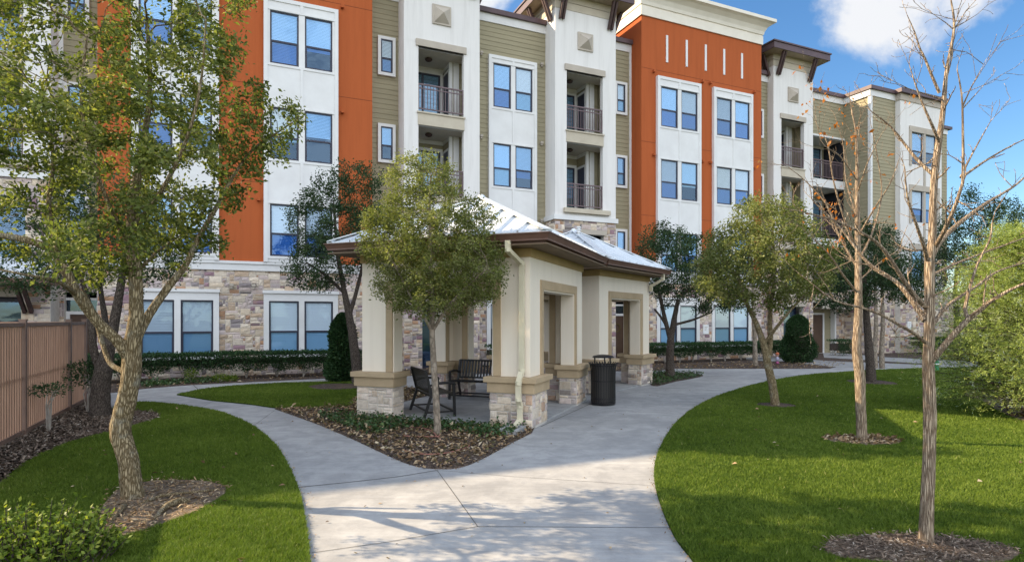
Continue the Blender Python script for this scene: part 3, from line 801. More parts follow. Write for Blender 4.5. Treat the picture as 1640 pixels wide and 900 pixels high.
def tower(u0, u1, y, dz=0.0, full=True, stone_to=6.05, op=(0.55, 0.66), seed=0, roof=True):
    o0, o1 = u0 + op[0], u1 - op[1]
    top = TWR_TOP
    zs = [(9.70 + dz, 12.16 + dz * 1.3), (6.55, 9.20 + dz)]
    hs = [(o0, o1, a, b) for a, b in zs] if full else []
    hs2 = [(a, b, c, d) for a, b, c, d in hs]
    walls_white.cut(); holes_wall(walls_white, u0, u1, stone_to + .2, top, y, hs2, 0.22)
    q = [(u0, y + 3.2, stone_to + .2), (u0, y, stone_to + .2), (u0, y, top), (u0, y + 3.2, top)]; walls_white.quad(*q)
    q = [(u1, y, stone_to + .2), (u1, y + 3.2, stone_to + .2), (u1, y + 3.2, top), (u1, y, top)]; walls_white.quad(*q)
    for z in (12.3 + dz,):                                          # stucco control joint
        walls_white.quad((u0, y - .003, z), (o0 - .1, y - .003, z), (o0 - .1, y - .003, z + .012), (u0, y - .003, z + .012)); walls_white.quad((o1 + .1, y - .003, z), (u1, y - .003, z), (u1, y - .003, z + .012), (o1 + .1, y - .003, z + .012))
    # stone foot with an opening at entry level
    gh = [(o0 + 0.15, o1 - 0.05, 0.0, 2.55), (o0 + 0.35, o1 + 0.05, 3.6, 5.5)] if full else []
    stone_run(u0, u1, y, 0, stone_to, 100 + seed, gh)
    mortar.quad((u0, y + 1.4, 0), (u0, y, 0), (u0, y, stone_to), (u0, y + 1.4, stone_to)); mortar.quad((u1, y, 0), (u1, y + 1.4, 0), (u1, y + 1.4, stone_to), (u1, y, stone_to))
    stone_face(stone, (u0, y + 0.9, 0), (0, -1, 0), (0, 0, 1), 0.9, stone_to, 40 + seed)
    ledges.cut(); ledges.box(u0 - .08, u1 + .08, y - .08, y + .9, stone_to, stone_to + .2)
    if full:
        for a, b, c, d in gh:
            mortar.quad((a, y + .5, c), (b, y + .5, c), (b, y + .5, d), (a, y + .5, d))
            tan.box(a - .12, b + .12, y - .05, y + .1, d + .003, d + .2)
        f = MB(); a, b, c, d = gh[0]
        f.m = 0; f.box(a, b, y + .44, y + .49, c, d); f.m = 1; f.quad((a + .1, y + .43, .1), (b - .1, y + .43, .1), (b - .1, y + .43, 2.4), (a + .1, y + .43, 2.4))
        f.build('entry_door', [M['sash'], M['glass']], bld)
        f = MB(); a, b, c, d = gh[1]
        f.m = 0; f.box(a, b, y + .44, y + .49, c, d); f.m = 1; f.quad((a + .08, y + .43, c + .1), (b - .08, y + .43, c + .1), (b - .08, y + .43, d - .08), (a + .08, y + .43, d - .08))
        f.build('window', [M['sash'], M['glass']], bld)
        for (a, b, c, d), lt in zip(hs, (True, False)):
            balcony(a, b, c + .02, d, y, y + 1.75)
            if lt: tan.box(a - .10, b + .10, y - .06, y + .12, d, d + .25)
        # slab edges between balconies: boarded cream panel
        tan2.box(o0 - .02, o1 + .02, y - .035, y + .2, zs[1][1] + .004, zs[0][0] - .06); tan2.box(o0 - .06, o1 + .05, y - .075, y + .2, zs[0][0] - .057, zs[0][0])
        tan2.box(o0 - .17, o1 + .3, y - .16, y - .002, 6.36, 6.55)
        pyramid_vent((u0 + u1) / 2 - .05, 13.47 + dz * 1.4, y)
    if roof:
        # clapboard collar and deep bracketed roof
        c = MB(); c.m = 0; zt = top + 0.58
        for k, z in enumerate((top, top + .31)):
            e = 0.02
            c.box(u0 - e, u1 + e, y - e, y + 3.2, z + (.012 if k else 0), z + .30)
        c.build('tower_collar', M['cream_board'], bld)
        r = MB(); ov = 0.58
        r.m = 0; r.box(u0 - ov, u1 + ov, y - ov, y + 4.0, zt + .02, zt + .33)
        r.m = 1; r.quad((u0 - ov + .03, y - ov + .03, zt + .014), (u0 - ov + .03, y + 3.95, zt + .014), (u1 + ov - .03, y + 3.95, zt + .014), (u1 + ov - .03, y - ov + .03, zt + .014))
        r.m = 0; r.box(u0 - ov - .05, u1 + ov + .05, y - ov - .05, y + 4.05, zt + .33, zt + .40)
        ro = r.build('tower_roof', [M['coping'], M['soffit_light']], bld)
        for uc in (u0 + .28, u1 - .32):
            for d in (-.075, .075):
                b = MB(); b.bar((uc + d, y - 0.045, top - .45), (uc + d, y - .46, zt + .01), 0.085, 0.13); b.build('bracket', M['bracket'], ro)
        for uc, s in ((u0, -1), (u1, 1)):
            for yc in (y + .30, y + 1.6):
                for d in (-.075, .075):
                    b = MB(); b.bar((uc + s * .045, yc + d, top - .45), (uc + s * .46, yc + d, zt + .01), 0.085, 0.13); b.build('bracket', M['bracket'], ro)
    # core so nothing shows through behind
    core.box(u0 + .02, u1 - .02, y + 2.2, y + 8, 0, top)

M['cream_board'] = surf('cream_clapboard', (0.52, 0.46, 0.36), (0.46, 0.40, 0.31), 2, 0.8, 40, 0.15)
M['cream_trim'] = surf('cream_cornice_paint', (0.78, 0.72, 0.62), (0.72, 0.66, 0.56), 1.5, 0.75, 60, 0.12)
M['soffit_light'] = surf('tan_soffit', (0.40, 0.33, 0.24), (0.34, 0.28, 0.2), 3, 0.8, 40, 0.1)
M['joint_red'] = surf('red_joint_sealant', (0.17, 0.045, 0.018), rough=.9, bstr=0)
tan2 = MB(); core = MB(); tan2.auto = core.auto = True

# the part the photograph shows, left to right (mirrored about u = 0 at the left end)
tower(-8.36, -5.35, -0.1, seed=1)
olive_wall(-5.35, -4.2, corner=(-1,))
red_block(-4.2, 4.2, [(-3.30, -0.83), (0.53, 2.98)])
olive_wall(4.2, 5.35)
tower(5.35, 8.36, -0.1, seed=2)
olive_wall(8.36, 11.71)
bay(9.06, 11.25, 0.8, STN_TOP + .31, 12.74, WIN)
tower(11.71, 14.70, -0.1, dz=0.13, seed=3)
olive_wall(14.70, 16.13, corner=(1,))
red_block(16.13, 23.34, [(16.92, 19.42), (20.18, 22.65)], slits=True)
olive_wall(23.34, 24.6)
tower(24.6, 27.45, 0.4, dz=0.05, seed=4)
olive_wall(27.45, 31.15, z0=12.15, y=1.4)
# continuation beyond the left edge of the picture
olive_wall(-11.71, -8.36)
bay(-11.25, -9.06, 0.8, STN_TOP + .31, 12.74, WIN[1:])
tower(-14.70, -11.71, -0.1, seed=5, full=False, roof=False)
olive_wall(-16.13, -14.70)
red_block(-23.34, -16.13, [(-22.65, -20.18), (-19.42, -16.92)], detail=False, RED_TOP=14.4)
olive_wall(-34, -23.34)

# stone base, with openings for doors
stone_run(-4.2, 4.2, 0.0, 0, STN_TOP, 1, [(-3.2, -.87, .6, 2.75), (.57, 2.94, .6, 2.75)])
stone_run(16.13, 23.34, 0.0, 0, STN_TOP, 2, [(16.99, 19.36, .6, 2.75), (20.19, 22.58, .6, 2.75)])
stone_run(4.2, 5.35, 0.8, 0, STN_TOP, 3)
stone_run(8.36, 11.71, 0.8, 0, STN_TOP, 4, [(9.04, 11.26, .6, 2.75)])
stone_run(-5.35, -4.2, 0.8, 0, STN_TOP, 5, [(-5.22, -4.28, 0, 2.75)])
stone_run(14.70, 16.13, 0.8, 0, STN_TOP, 6, [(14.95, 16.0, 0, 2.75)])
stone_run(23.34, 24.6, 0.8, 0, STN_TOP, 7)
stone_run(-11.71, -8.36, 0.8, 0, STN_TOP, 8)
for u, s in ((-4.2, 1), (16.13, 2)):
    mortar.quad((u, 0.8, 0), (u, 0, 0), (u, 0, STN_TOP), (u, .8, STN_TOP)); stone_face(stone, (u, .8, 0), (0, -1, 0), (0, 0, 1), .8, STN_TOP, 60 + s)
mortar.quad((4.2, 0, 0), (4.2, .8, 0), (4.2, .8, STN_TOP), (4.2, 0, STN_TOP)); mortar.quad((23.34, 0, 0), (23.34, .8, 0), (23.34, .8, STN_TOP), (23.34, 0, STN_TOP))
for a, b, y in ((-4.2, 4.2, 0.0), (16.13, 23.34, 0.0)):
    ledges.cut(); ledges.box(a - .06, b + .06, y - .07, y + .2, STN_TOP, STN_TOP + .22); ledges.box(a - .10, b + .10, y - .11, y + .2, STN_TOP + .22, STN_TOP + .31)
for a, b in ((-5.35, -4.27), (4.27, 5.26), (8.45, 11.62), (14.79, 16.06), (23.41, 24.6), (-11.62, -8.45)):
    ledges.cut(); ledges.box(a, b, .73, 1.0, STN_TOP, STN_TOP + .31)
ground_pair(-3.24, -0.83, 0.0); ground_pair(0.53, 2.98, 0.0)
ground_pair(16.95, 19.40, 0.0); ground_pair(20.15, 22.62, 0.0)
ground_pair(9.0, 11.3, 0.8)
for u0, u1 in ((4.55, 5.22), (15.20, 15.86), (23.62, 24.25)):
    for z0, z1 in ((4.35, 5.98), (7.85, 9.33), (11.17, 12.65)): small_window(u0, u1, z0, z1, 0.8)
for u0, u1 in ((-5.22, -4.55),):
    for z0, z1 in ((4.35, 5.98), (7.85, 9.33), (11.17, 12.65)): small_window(u0, u1, z0, z1, 0.8)

def door_leaf(u0, u1, y, h, name='entry_door', m='door', transom=True, wreath=False):
    d = MB(); d.m = 1
    d.box(u0 - .10, u0, y - .05, y + .12, 0, h); d.box(u1, u1 + .10, y - .05, y + .12, 0, h); d.box(u0 - .1, u1 + .1, y - .05, y + .12, h, h + .10)
    d.m = 0; d.box(u0, u1, y, y + .06, 0.02, h)
    for a, b, c, e in ((.14, .86, .55, .93), (.14, .86, .08, .48)):
        w, hh = u1 - u0, h
        d.box(u0 + w * a, u0 + w * b, y - .012, y - .001, hh * c, hh * e); d.box(u0 + w * (a + .07), u0 + w * (b - .07), y - .022, y - .013, hh * c + .07, hh * e - .07)
    if transom:
        d.m = 1; d.box(u0 - .1, u1 + .1, y - .045, y + .1, h + .45, h + .53); d.m = 2; d.quad((u0 - .08, y + .02, h + .1), (u1 + .08, y + .02, h + .1), (u1 + .08, y + .02, h + .45), (u0 - .08, y + .02, h + .45))
    o = d.build(name, [M[m], M['white_trim'], M['glass']], bld)
    k = MB(); k.tube([(u1 - .08, y, .98), (u1 - .08, y - .06, .98)], [.012, .02], 8); k.build('handle', M['bracket'], o)
    return o
door_leaf(-5.12, -4.38, 1.02, 2.05)
dr = door_leaf(15.08, 15.88, 1.02, 2.05)

# porch roof at the far left
p = MB(); p.m = 0
p.add([(-9.2, -1.3, 3.05), (-5.15, -1.3, 3.05), (-5.15, -.1, 3.72), (-9.2, -.1, 3.72)], [(0, 1, 2, 3)])
for k in range(11):
    u = -9.15 + k * .395; p.bar((u, -1.3, 3.07), (u, -.1, 3.74), .03, .05)
p.m = 1; p.box(-9.2, -5.15, -1.34, -1.22, 2.88, 3.045); p.box(-9.2, -5.15, -1.22, -.12, 2.98, 3.01)
p.box(-5.27, -5.15, -1.22, -.12, 2.88, 2.975)
po = p.build('porch_roof', [M['roof'], M['gutter']], bld)
for u in (-8.1, -7.94, -5.95, -5.79):
    b = MB(); b.bar((u, -.16, 2.10), (u, -1.0, 2.9), .085, .13); b.build('bracket', M['bracket'], po)

# right-hand wing: recessed balconies, side wall, projecting white bay
wo = MB()
siding(wo, -0.2, 1.4, STN_TOP + .31, OLV_TOP, 31.15, 'y')                 # side wall facing left
wo.cut(); siding(wo, 31.15, 33.2, STN_TOP + .31, OLV_TOP, -0.2)
wo.cut(); siding(wo, 36.9, 38.6, STN_TOP + .31, 13.0, 0.2)
wo.build_pieces('wing_siding', M['olive'], bld)
trim.box(31.05, 31.15, -0.25, 1.4, OLV_TOP, OLV_TOP + .34); trim.box(31.15, 33.2, -0.25, -.2, OLV_TOP, OLV_TOP + .34)
trim.box(31.10, 31.26, -0.245, -.08, STN_TOP + .3, OLV_TOP)
trim.box(36.9, 38.6, .15, .2, 13.0, 13.3)
cope.box(30.98, 33.2, -.37, 3.0, OLV_TOP + .34, OLV_TOP + .53); cope.box(36.9, 38.85, .02, 3.0, 13.3, 13.46)
wb = MB(); rows = [(a, b) for a, b in ((4.05, 5.83), (7.37, 9.13), (10.62, 12.42))]
hs = [(a, b, r0, r1) for r0, r1 in rows for a, b in ((34.55, 35.55), (35.75, 36.75))]
hs = [(a - .35, b - .35, c, d) for a, b, c, d in hs]
holes_wall(wb, 33.2, 36.9, STN_TOP + .31, OLV_TOP - .02, -.5, hs, .1)
wb.quad((33.2, 1.4, STN_TOP), (33.2, -.5, STN_TOP), (33.2, -.5, OLV_TOP), (33.2, 1.4, OLV_TOP)); wb.quad((36.9, -.5, STN_TOP), (36.9, 1.4, STN_TOP), (36.9, 1.4, OLV_TOP), (36.9, -.5, OLV_TOP))
wb.build('wing_bay', M['white'], bld)
tan.box(33.15, 36.95, -.55, .5, OLV_TOP - .02, OLV_TOP + .34); cope.box(32.98, 37.12, -.72, 3.0, OLV_TOP + .341, OLV_TOP + .56)
for a, b, c, d in hs: window(a + .005, b - .005, c + .005, d - .005, -.46)
for r0, r1 in rows:
    tan.box(33.95, 36.65, -.56, -.502, r1 + .01, r1 + .32); tan.box(33.95, 34.14, -.55, -.502, r0 - .1, r1 + .008); tan.box(36.46, 36.65, -.55, -.502, r0 - .1, r1 + .008)
    tan.box(35.22, 35.38, -.54, -.502, STN_TOP + .4 if r0 < 5 else r0 - 1.5, r1 + .008)
# recessed balconies between tower and side wall
rb = MB(); rb.auto = True
for zf, zt in ((9.72, 12.05), (6.55, 9.25), (3.4, 5.95)):
    rb.box(27.47, 31.13, 1.32, 1.55, zt + .003, zt + .45 if zt < 12 else zt + .1)
rb.build_pieces('balcony_fascia', M['white_trim'], bld)
for zf, zt in ((9.72, 12.05), (6.55, 9.25), (3.6, 5.95)):
    balcony(27.75, 31.0, zf, zt, 1.32, 2.75, right_box=False)
# entry under the recessed balconies
stone_run(27.45, 31.15, 1.35, 0, 3.4, 9, [(28.4, 30.45, 0, 2.45)])
mortar.quad((31.15, 1.4, 0), (31.15, -.2, 0), (31.15, -.2, STN_TOP), (31.15, 1.4, STN_TOP)); stone_face(stone, (31.15, 1.4, 0), (0, -1, 0), (0, 0, 1), 1.6, STN_TOP, 77)
mortar.cut(); mortar.quad((33.2, .5, 0), (33.2, -.5, 0), (33.2, -.5, STN_TOP), (33.2, .5, STN_TOP)); mortar.quad((36.9, -.5, 0), (36.9, .5, 0), (36.9, .5, STN_TOP), (36.9, -.5, STN_TOP))
stone_run(31.15, 33.2, -.2, 0, STN_TOP, 10); stone_run(33.2, 36.9, -.5, 0, STN_TOP, 11); stone_run(36.9, 40.5, .2, 0, STN_TOP, 12)
ledges.cut(); ledges.box(31.08, 33.2, -.27, 0, STN_TOP, STN_TOP + .31); ledges.cut(); ledges.box(33.12, 36.98, -.57, 0, STN_TOP, STN_TOP + .31)
door_leaf(28.6, 29.6, 1.55, 2.15, transom=False)
p = MB(); siding(p, 29.75, 30.43, 0, 2.44, 1.62); p.quad((28.4, 1.66, 0), (30.45, 1.66, 0), (30.45, 1.66, 2.45), (28.4, 1.66, 2.45)); p.build('entry_panel', M['olive'], bld)
trim.box(30.33, 30.45, 1.33, 1.62, 0, 2.44)
p = MB(); p.add([(28.1, .35, 2.62), (30.9, .35, 2.62), (30.9, 1.33, 3.0), (28.1, 1.33, 3.0)], [(0, 1, 2, 3)]); p.box(28.1, 30.9, .33, .38, 2.46, 2.61); p.box(28.1, 30.9, .38, 1.33, 2.5, 2.53)
p.build('entry_canopy', M['tan_trim'], bld)
# wall plaques
for u, y, z in ((19.78, -.035, 1.42), (33.9, -.54, 1.55)):
    q = MB(); q.box(u - .16, u + .16, y - .02, y + .03, z - .22, z + .22); q.m = 1
    for k in range(3): q.box(u - .09, u + .09 - .04 * k, y - .024, y - .021, z + .10 - .07 * k, z + .125 - .07 * k)
    q.build('wall_plaque', [M['plaque'], M['tan_trim']], bld)
# small wall lights on the stone and the siding
for u, y, z in ((-.45, -.03, 3.02), (.22, -.03, 3.02), (8.75, .8, 12.75), (8.75, .8, 9.35), (11.5, .8, 12.75), (11.5, .8, 9.4), (11.5, .8, 6.1), (23.5, .8, 9.4)):
    fix2 = MB(); fix2.box(u - .06, u + .06, y - .14, y, z - .03, z + .06); fix2.tube([(u, y - .08, z - .03), (u, y - .08, z - .10)], [.035, .05], 8)
    fix2.build('wall_light', M['tan_trim'], bld)

walls_red.build_pieces('wall', M['red'], bld, label='rust red stucco wall')
walls_white.build_pieces('wall', M['white'], bld, label='white stucco tower wall')
walls_olive.build_pieces('wall', M['olive'], bld, label='olive lap siding wall')
stone.build_pieces('stone_base', M['stone'], bld, colors=True)
mortar.build_pieces('base_wall', M['mortar'], bld)
trim.build_pieces('trim_boards', M['white_trim'], bld)
cope.build_pieces('roof_coping', M['coping'], bld)
ledges.build_pieces('stone_ledge', M['white_trim'], bld)
tan.build_pieces('lintel', M['tan_trim'], bld)
tan2.build_pieces('slab_edge', M['cream_board'], bld)
vents.build_pieces('gable_vent', M['tan_trim'], bld)
core.box(-34, 27, 3.2, 12, 0, OLV_TOP + .3); core.box(27, 31.0, 4.8, 12, 0, OLV_TOP + .3); core.box(31.2, 38.55, .9, 12, 0, 12.9)
core.box(-34, -16.2, .9, 3.1, 0, OLV_TOP)
core.build_pieces('roof_core', M['dark'], bld)

# ------------------------------------------------------------------ garden pavilion: two hipped rooms meeting at an angle
C0 = Vector((0.356, 10.31, 0)); C1 = Vector((2.2, 14.8, 0))
pav = empty('garden_pavilion', C0, 'cream stucco garden pavilion with stone piers and two hipped metal roofs', 'pavilion')
def local(c, ang):
    """room frame: x = along the front (room lies at x<0), y = away from the viewer, relative to the pavilion's origin"""
    return Matrix.Translation(c - C0) @ Matrix.Rotation(R(-ang), 4, 'Z')

def room(T, W, Dp, op, eave, apex, seed, skip=()):
    ins = 0.07; arm = 0.80; th = 0.40
    corners = [(0, 0, -1, 1, 'a'), (-W, 0, 1, 1, 'b'), (-W, Dp, 1, -1, 'c'), (0, Dp, -1, -1, 'd')]
    for cx, cy, sx, sy, key in corners:
        # L-shaped stone foot
        st = MB(); st.T = T; mo = MB(); mo.T = T
        Lp = [(0, 0), (arm, 0), (arm, th), (th, th), (th, arm), (0, arm)]
        Lp = [(cx + sx * a, cy + sy * b) for a, b in Lp]
        mo.prism(Lp, 0.0, 0.60)
        ar = sum(Lp[i][0] * Lp[(i + 1) % 6][1] - Lp[(i + 1) % 6][0] * Lp[i][1] for i in range(6))
        if ar < 0: Lp = Lp[::-1]
        for i in range(6):
            a = Vector((*Lp[i], 0.03)); b = Vector((*Lp[(i + 1) % 6], 0.03)); d = b - a
            stone_face(st, a, d.normalized(), (0, 0, 1), d.length, 0.56, seed + i * 7 + ord(key), cell=0.068, proud=0.024, pale=0.75 if key == 'b' and seed == 1 else 0.25, big=4)
        pr = st.build('pier', M['stone'], pav, colors=True)
        mo.build('pier_core', M['mortar'], pr)
        def ell(o, i2):
            q = [(-o, -o), (arm + o, -o), (arm + o, th + o * i2), (th + o * i2, th + o * i2), (th + o * i2, arm + o), (-o, arm + o)]
            return [(cx + sx * a, cy + sy * b) for a, b in q]
        cp = MB(); cp.T = T
        cp.prism(ell(0.045, 1), 0.605, 0.785); cp.prism(ell(0.095, 1), 0.787, 0.885)
        cp.build('pier_cap', M['cap'], pr, bevel=0.008)
    # walls above the caps: L-shaped corner shafts and lintels, one continuous shell
    w = MB(); w.T = T
    x0, x1, y0, y1 = -W + ins, -ins, ins, Dp - ins; t = 0.30
    zt, zo = 3.135, 2.42; a0, a1 = op        # opening starts/ends this far from the corners
    for cx, cy, sx, sy in ((x1, y0, -1, 1), (x0, y0, 1, 1), (x0, y1, 1, -1), (x1, y1, -1, -1)):
        q = [(0, 0), (a0, 0), (a0, t), (t, t), (t, a0), (0, a0)]
        w.prism([(cx + sx * a, cy + sy * b) for a, b in q], 0.887, zo)
    q = [(x0, y0), (x1, y0), (x1, y1), (x0, y1)]; r = [(x0 + t, y0 + t), (x1 - t, y0 + t), (x1 - t, y1 - t), (x0 + t, y1 - t)]
    for i in range(4):
        p0, p1, s0, s1 = q[i], q[(i + 1) % 4], r[i], r[(i + 1) % 4]
        w.quad((*p0, zo), (*p1, zo), (*p1, zt), (*p0, zt)); w.quad((*s1, zo), (*s0, zo), (*s0, zt), (*s1, zt)); w.quad((*p1, zo), (*p0, zo), (*s0, zo), (*s1, zo))
    w.build('wall', M['cream'], pav)
    # flat trim round every opening
    f = MB(); f.T = T; fw = 0.17; e = 0.028
    def trim_x(yf, s):
        a, b = x0 + a0, x1 - a0
        for lo, hi in ((a - fw, a - .03), (b + .03, b + fw)): f.box(lo, hi, yf, yf + s * e, 0.89, zo + fw + .03)
        f.box(a - .03, b + .03, yf, yf + s * e, zo + .03, zo + fw + .03)
    def trim_y(xf, s):
        a, b = y0 + a0, y1 - a0
        for lo, hi in ((a - fw, a - .03), (b + .03, b + fw)): f.box(xf, xf + s * e, lo, hi, 0.89, zo + fw + .03)
        f.box(xf, xf + s * e, a - .03, b + .03, zo + .03, zo + fw + .03)
    trim_x(y0, -1); trim_x(y1, 1); trim_y(x0, -1); trim_y(x1, 1)
    trim_x(y0 + t, 1); trim_x(y1 - t, -1); trim_y(x0 + t, 1); trim_y(x1 - t, -1)
    f.build('opening_trim', M['cap'], pav)
    # tan band under the soffit
    b = MB(); b.T = T; o = 0.03
    for zlo, oo in ((2.985, o),):
        A = [(x0 - oo, y0 - oo), (x1 + oo, y0 - oo), (x1 + oo, y1 + oo), (x0 - oo, y1 + oo)]
        for i in range(4):
            p0, p1 = A[i], A[(i + 1) % 4]; c0, c1 = q[i], q[(i + 1) % 4]
            b.quad((*p0, zlo), (*p1, zlo), (*p1, zt), (*p0, zt)); b.quad((*c0, zlo), (*c1, zlo), (*p1, zlo), (*p0, zlo))
    b.build('fascia_band', M['gold'], pav)
    # soffit and ceiling
    E = [(-W - eave, -eave), (eave, -eave), (eave, Dp + eave), (-W - eave, Dp + eave)]
    s = MB(); s.T = T
    s.prism([(x + (0.06 if x < -W / 2 else -0.06), y + (0.06 if y < Dp / 2 else -0.06)) for x, y in E], 3.14, 3.16)
    s.build('soffit', M['soffit'], pav)
    # K-style gutter: lower edge narrower than the lip
    gt = MB(); gt.T = T; z0, z1 = 3.205, 3.335
    I = [(x + (0.13 if x < -W / 2 else -0.13), y + (0.13 if y < Dp / 2 else -0.13)) for x, y in E]
    B = [(x + (0.05 if x < -W / 2 else -0.05), y + (0.05 if y < Dp / 2 else -0.05)) for x, y in E]
    J = [(x + (0.016 if x < -W / 2 else -0.016), y + (0.016 if y < Dp / 2 else -0.016)) for x, y in E]
    for i in range(4):
        k = (i + 1) % 4
        gt.quad((*J[i], z1 - .022), (*J[k], z1 - .022), (*E[k], z1 - .018), (*E[i], z1 - .018)); gt.quad((*E[i], z1 - .018), (*E[k], z1 - .018), (*E[k], z1), (*E[i], z1))
        gt.quad((*B[i], z0 + .03), (*B[k], z0 + .03), (*J[k], z1 - .022), (*J[i], z1 - .022)); gt.quad((*B[i], z0), (*B[k], z0), (*B[k], z0 + .03), (*B[i], z0 + .03))
        gt.quad((*I[i], z0), (*I[k], z0), (*B[k], z0), (*B[i], z0)); gt.quad((*E[i], z1), (*E[k], z1), (*I[k], z1), (*I[i], z1))
        gt.quad((*I[i], 3.16), (*I[k], 3.16), (*I[k], z0 + .01), (*I[i], z0 + .01))
    gt.build('gutter', M['gutter'], pav)
    # standing-seam hip roof
    rf = MB(); rf.T = T; ze = 3.345; ax, ay = -W / 2, Dp / 2
    H4 = [(x + (0.05 if x < ax else -0.05), y + (0.05 if y < ay else -0.05)) for x, y in E]
    ap = (ax, ay, apex)
    for i in range(4):
        a, c = H4[i], H4[(i + 1) % 4]
        rf.add([(*a, ze), (*c, ze), ap], [(0, 1, 2)])
        A, Cc = Vector((*a, ze)), Vector((*c, ze)); m = (A + Cc) / 2; L = (Cc - A).length; up = Vector(ap) - m
        n = (Cc - A).normalized().cross(up).normalized()
        k = int(L / 2 / 0.42)
        for j_ in range(-k, k + 1):
            d = j_ * 0.42; tt = 1 - abs(d) / (L / 2)
            s0 = m + (Cc - A).normalized() * d + n * .018; rf.bar(s0, s0 + up * (tt * 0.985), 0.028, 0.042)
        h0 = A + n * .012
        rf.bar(A + Vector((0, 0, .03)), Vector(ap) + Vector((0, 0, .03)), 0.16, 0.02)
        d = (Vector((*c, 0)) - Vector((*a, 0))).normalized()
        rf.quad(A + Vector((0, 0, -.05)), Cc + Vector((0, 0, -.05)), Cc + Vector((0, 0, .012)), A + Vector((0, 0, .012)))
    ro = rf.build('roof', M['roof'], pav)
    k = MB(); k.T = T; k.tube([(ax, ay, apex - .02), (ax, ay, apex + .06), (ax, ay, apex + .09)], [.10, .07, .01], 12); k.build('ridge_cap', M['roof'], ro)

T1 = local(C0, 21); T2 = local(C1, 35)
room(T1, 3.61, 3.78, (0.72, 0.72), 0.45, 4.47, 1)
room(T2, 3.40, 3.36, (0.68, 0.68), 0.45, 4.42, 2)
fl = MB(); fl.T = T1; fl.box(-3.75, -.02, -.02, 3.95, -.01, 0.036); fl.build('floor_slab', M['concrete'], pav)
fl = MB(); fl.T = T2; fl.box(-3.5, -.05, -.0, 3.45, -.01, 0.032); fl.build('floor_slab', M['concrete'], pav)

def downspout(T, pts, z_kick=True):
    d = MB(); d.T = T
    for a, b in zip(pts, pts[1:]):
        a_, b_ = Vector(a), Vector(b); e = (b_ - a_).normalized() * 0.012
        d.bar(a_ - e, b_ + e, 0.088, 0.068)
    # corrugated elbows
    for p in pts[1:-1]: d.tube([Vector(p) + Vector((0, 0, -.03)), Vector(p) + Vector((0, 0, .03))], .058, 8)
    return d.build('downspout', M['spout'], pav)
u = -0.20
downspout(T1, [(u - .10, -.40, 3.21), (u - .10, -.40, 3.06), (u, -.0, 2.86), (u, .0, 1.0), (u, -.165, .80), (u, -.165, .52), (u, -.085, .40), (u, -.085, .16), (u - .02, -.26, .07)])
downspout(T1, [(-3.3, 4.12, 3.2), (-3.3, 4.12, 3.05), (-3.3, 3.82, 2.8), (-3.3, 3.82, 1.0), (-3.3, 3.95, .8), (-3.3, 3.95, .1)])
downspout(T2, [(.35, 3.30, 3.22), (.35, 3.30, 3.05), (.02, 3.22, 2.86), (.02, 3.22, 2.72)])

# vent stack on the rear roof
v = MB(); v.T = T2; v.tube([(-1.35, 1.35, 4.15), (-1.35, 1.35, 4.47)], .045, 10)
for z in (4.33, 4.40, 4.47): v.tube([(-1.35, 1.35, z - .015), (-1.35, 1.35, z + .01)], [.085, .05], 10)
v.build('roof_vent', M['white_trim'], pav)

sp = MB(); p = T1 @ Vector((u, -.42, 0)) + C0
so = empty('splash_block', (p.x, p.y, 0.012), 'grey concrete splash block under the front downspout', 'splash block', R(-21))
sp.box(-.16, .16, -.26, .2, 0, .035); sp.box(-.16, -.11, -.26, .2, .037, .085); sp.box(.11, .16, -.26, .2, .037, .085); sp.box(-.108, .108, .15, .2, .037, .085)
sp.build('block', M['concrete'], so, bevel=.008)

# ------------------------------------------------------------------ benches, litter bin
def bench(name, loc, rz, L, label):
    """slatted steel bench facing local -y, length along x, origin under its middle"""
    b = empty(name, loc, label, 'bench', rz, 'black slatted benches in the pavilion')
    h = L / 2
    for s in (-1, 1):
        x = s * h
        f = MB()
        f.bar((x, -.26, 0), (x, -.24, .62), .04, .05)                 # front leg up to the arm
        f.bar((x, .34, 0), (x, .20, .42), .04, .05); f.bar((x, .20, .42), (x, .31, .88), .04, .05)
        f.bar((x, -.25, .10), (x, .30, .10), .03, .03)
        f.build('leg_frame', M['black'], b)
        a = MB(); a.tube([(x, -.27, .60), (x, -.25, .635), (x, -.12, .65), (x, .1, .645), (x, .235, .60)], [.022, .026, .026, .024, .02], 8); a.build('armrest', M['black'], b)
    f = MB(); f.bar((-h, .24, .10), (h, .24, .10), .03, .03); f.bar((-h, -.25, .10), (h, -.25, .10), .03, .03); f.build('stretcher', M['black'], b)
    st = MB(); n = int(L / 0.075)
    st.bar((-h, -.24, .43), (h, -.24, .43), .035, .035); st.bar((-h, .18, .40), (h, .18, .40), .035, .035)
    for i in range(n):
        x = -h + L * (i + .5) / n
        st.add([(x - .021, -.255, .452), (x + .021, -.255, .452), (x + .021, .17, .422), (x - .021, .17, .422), (x - .021, -.255, .446), (x + .021, -.255, .446), (x + .021, .17, .416), (x - .021, .17, .416)], [(0, 1, 2, 3), (7, 6, 5, 4), (0, 4, 5, 1), (2, 6, 7, 3), (1, 5, 6, 2), (3, 7, 4, 0)])
    st.build('seat', M['black'], b)
    bk = MB(); bk.bar((-h, .31, .88), (h, .31, .88), .04, .04); bk.bar((-h, .215, .48), (h, .215, .48), .035, .035)
    for i in range(n):
        x = -h + L * (i + .5) / n
        bk.bar((x, .30, .865), (x, .217, .49), .042, .007)
    bk.build('backrest', M['black'], b)
    return b
g1 = Vector((math.sin(R(21)), math.cos(R(21)), 0)); gx = Vector((g1.y, -g1.x, 0))
p = C0 + g1 * 2.95 + gx * (-2.2)
bench('bench', (p.x, p.y, .036), R(-21), 1.55, 'black slatted steel bench with its back against the inner pier, facing out of the pavilion')
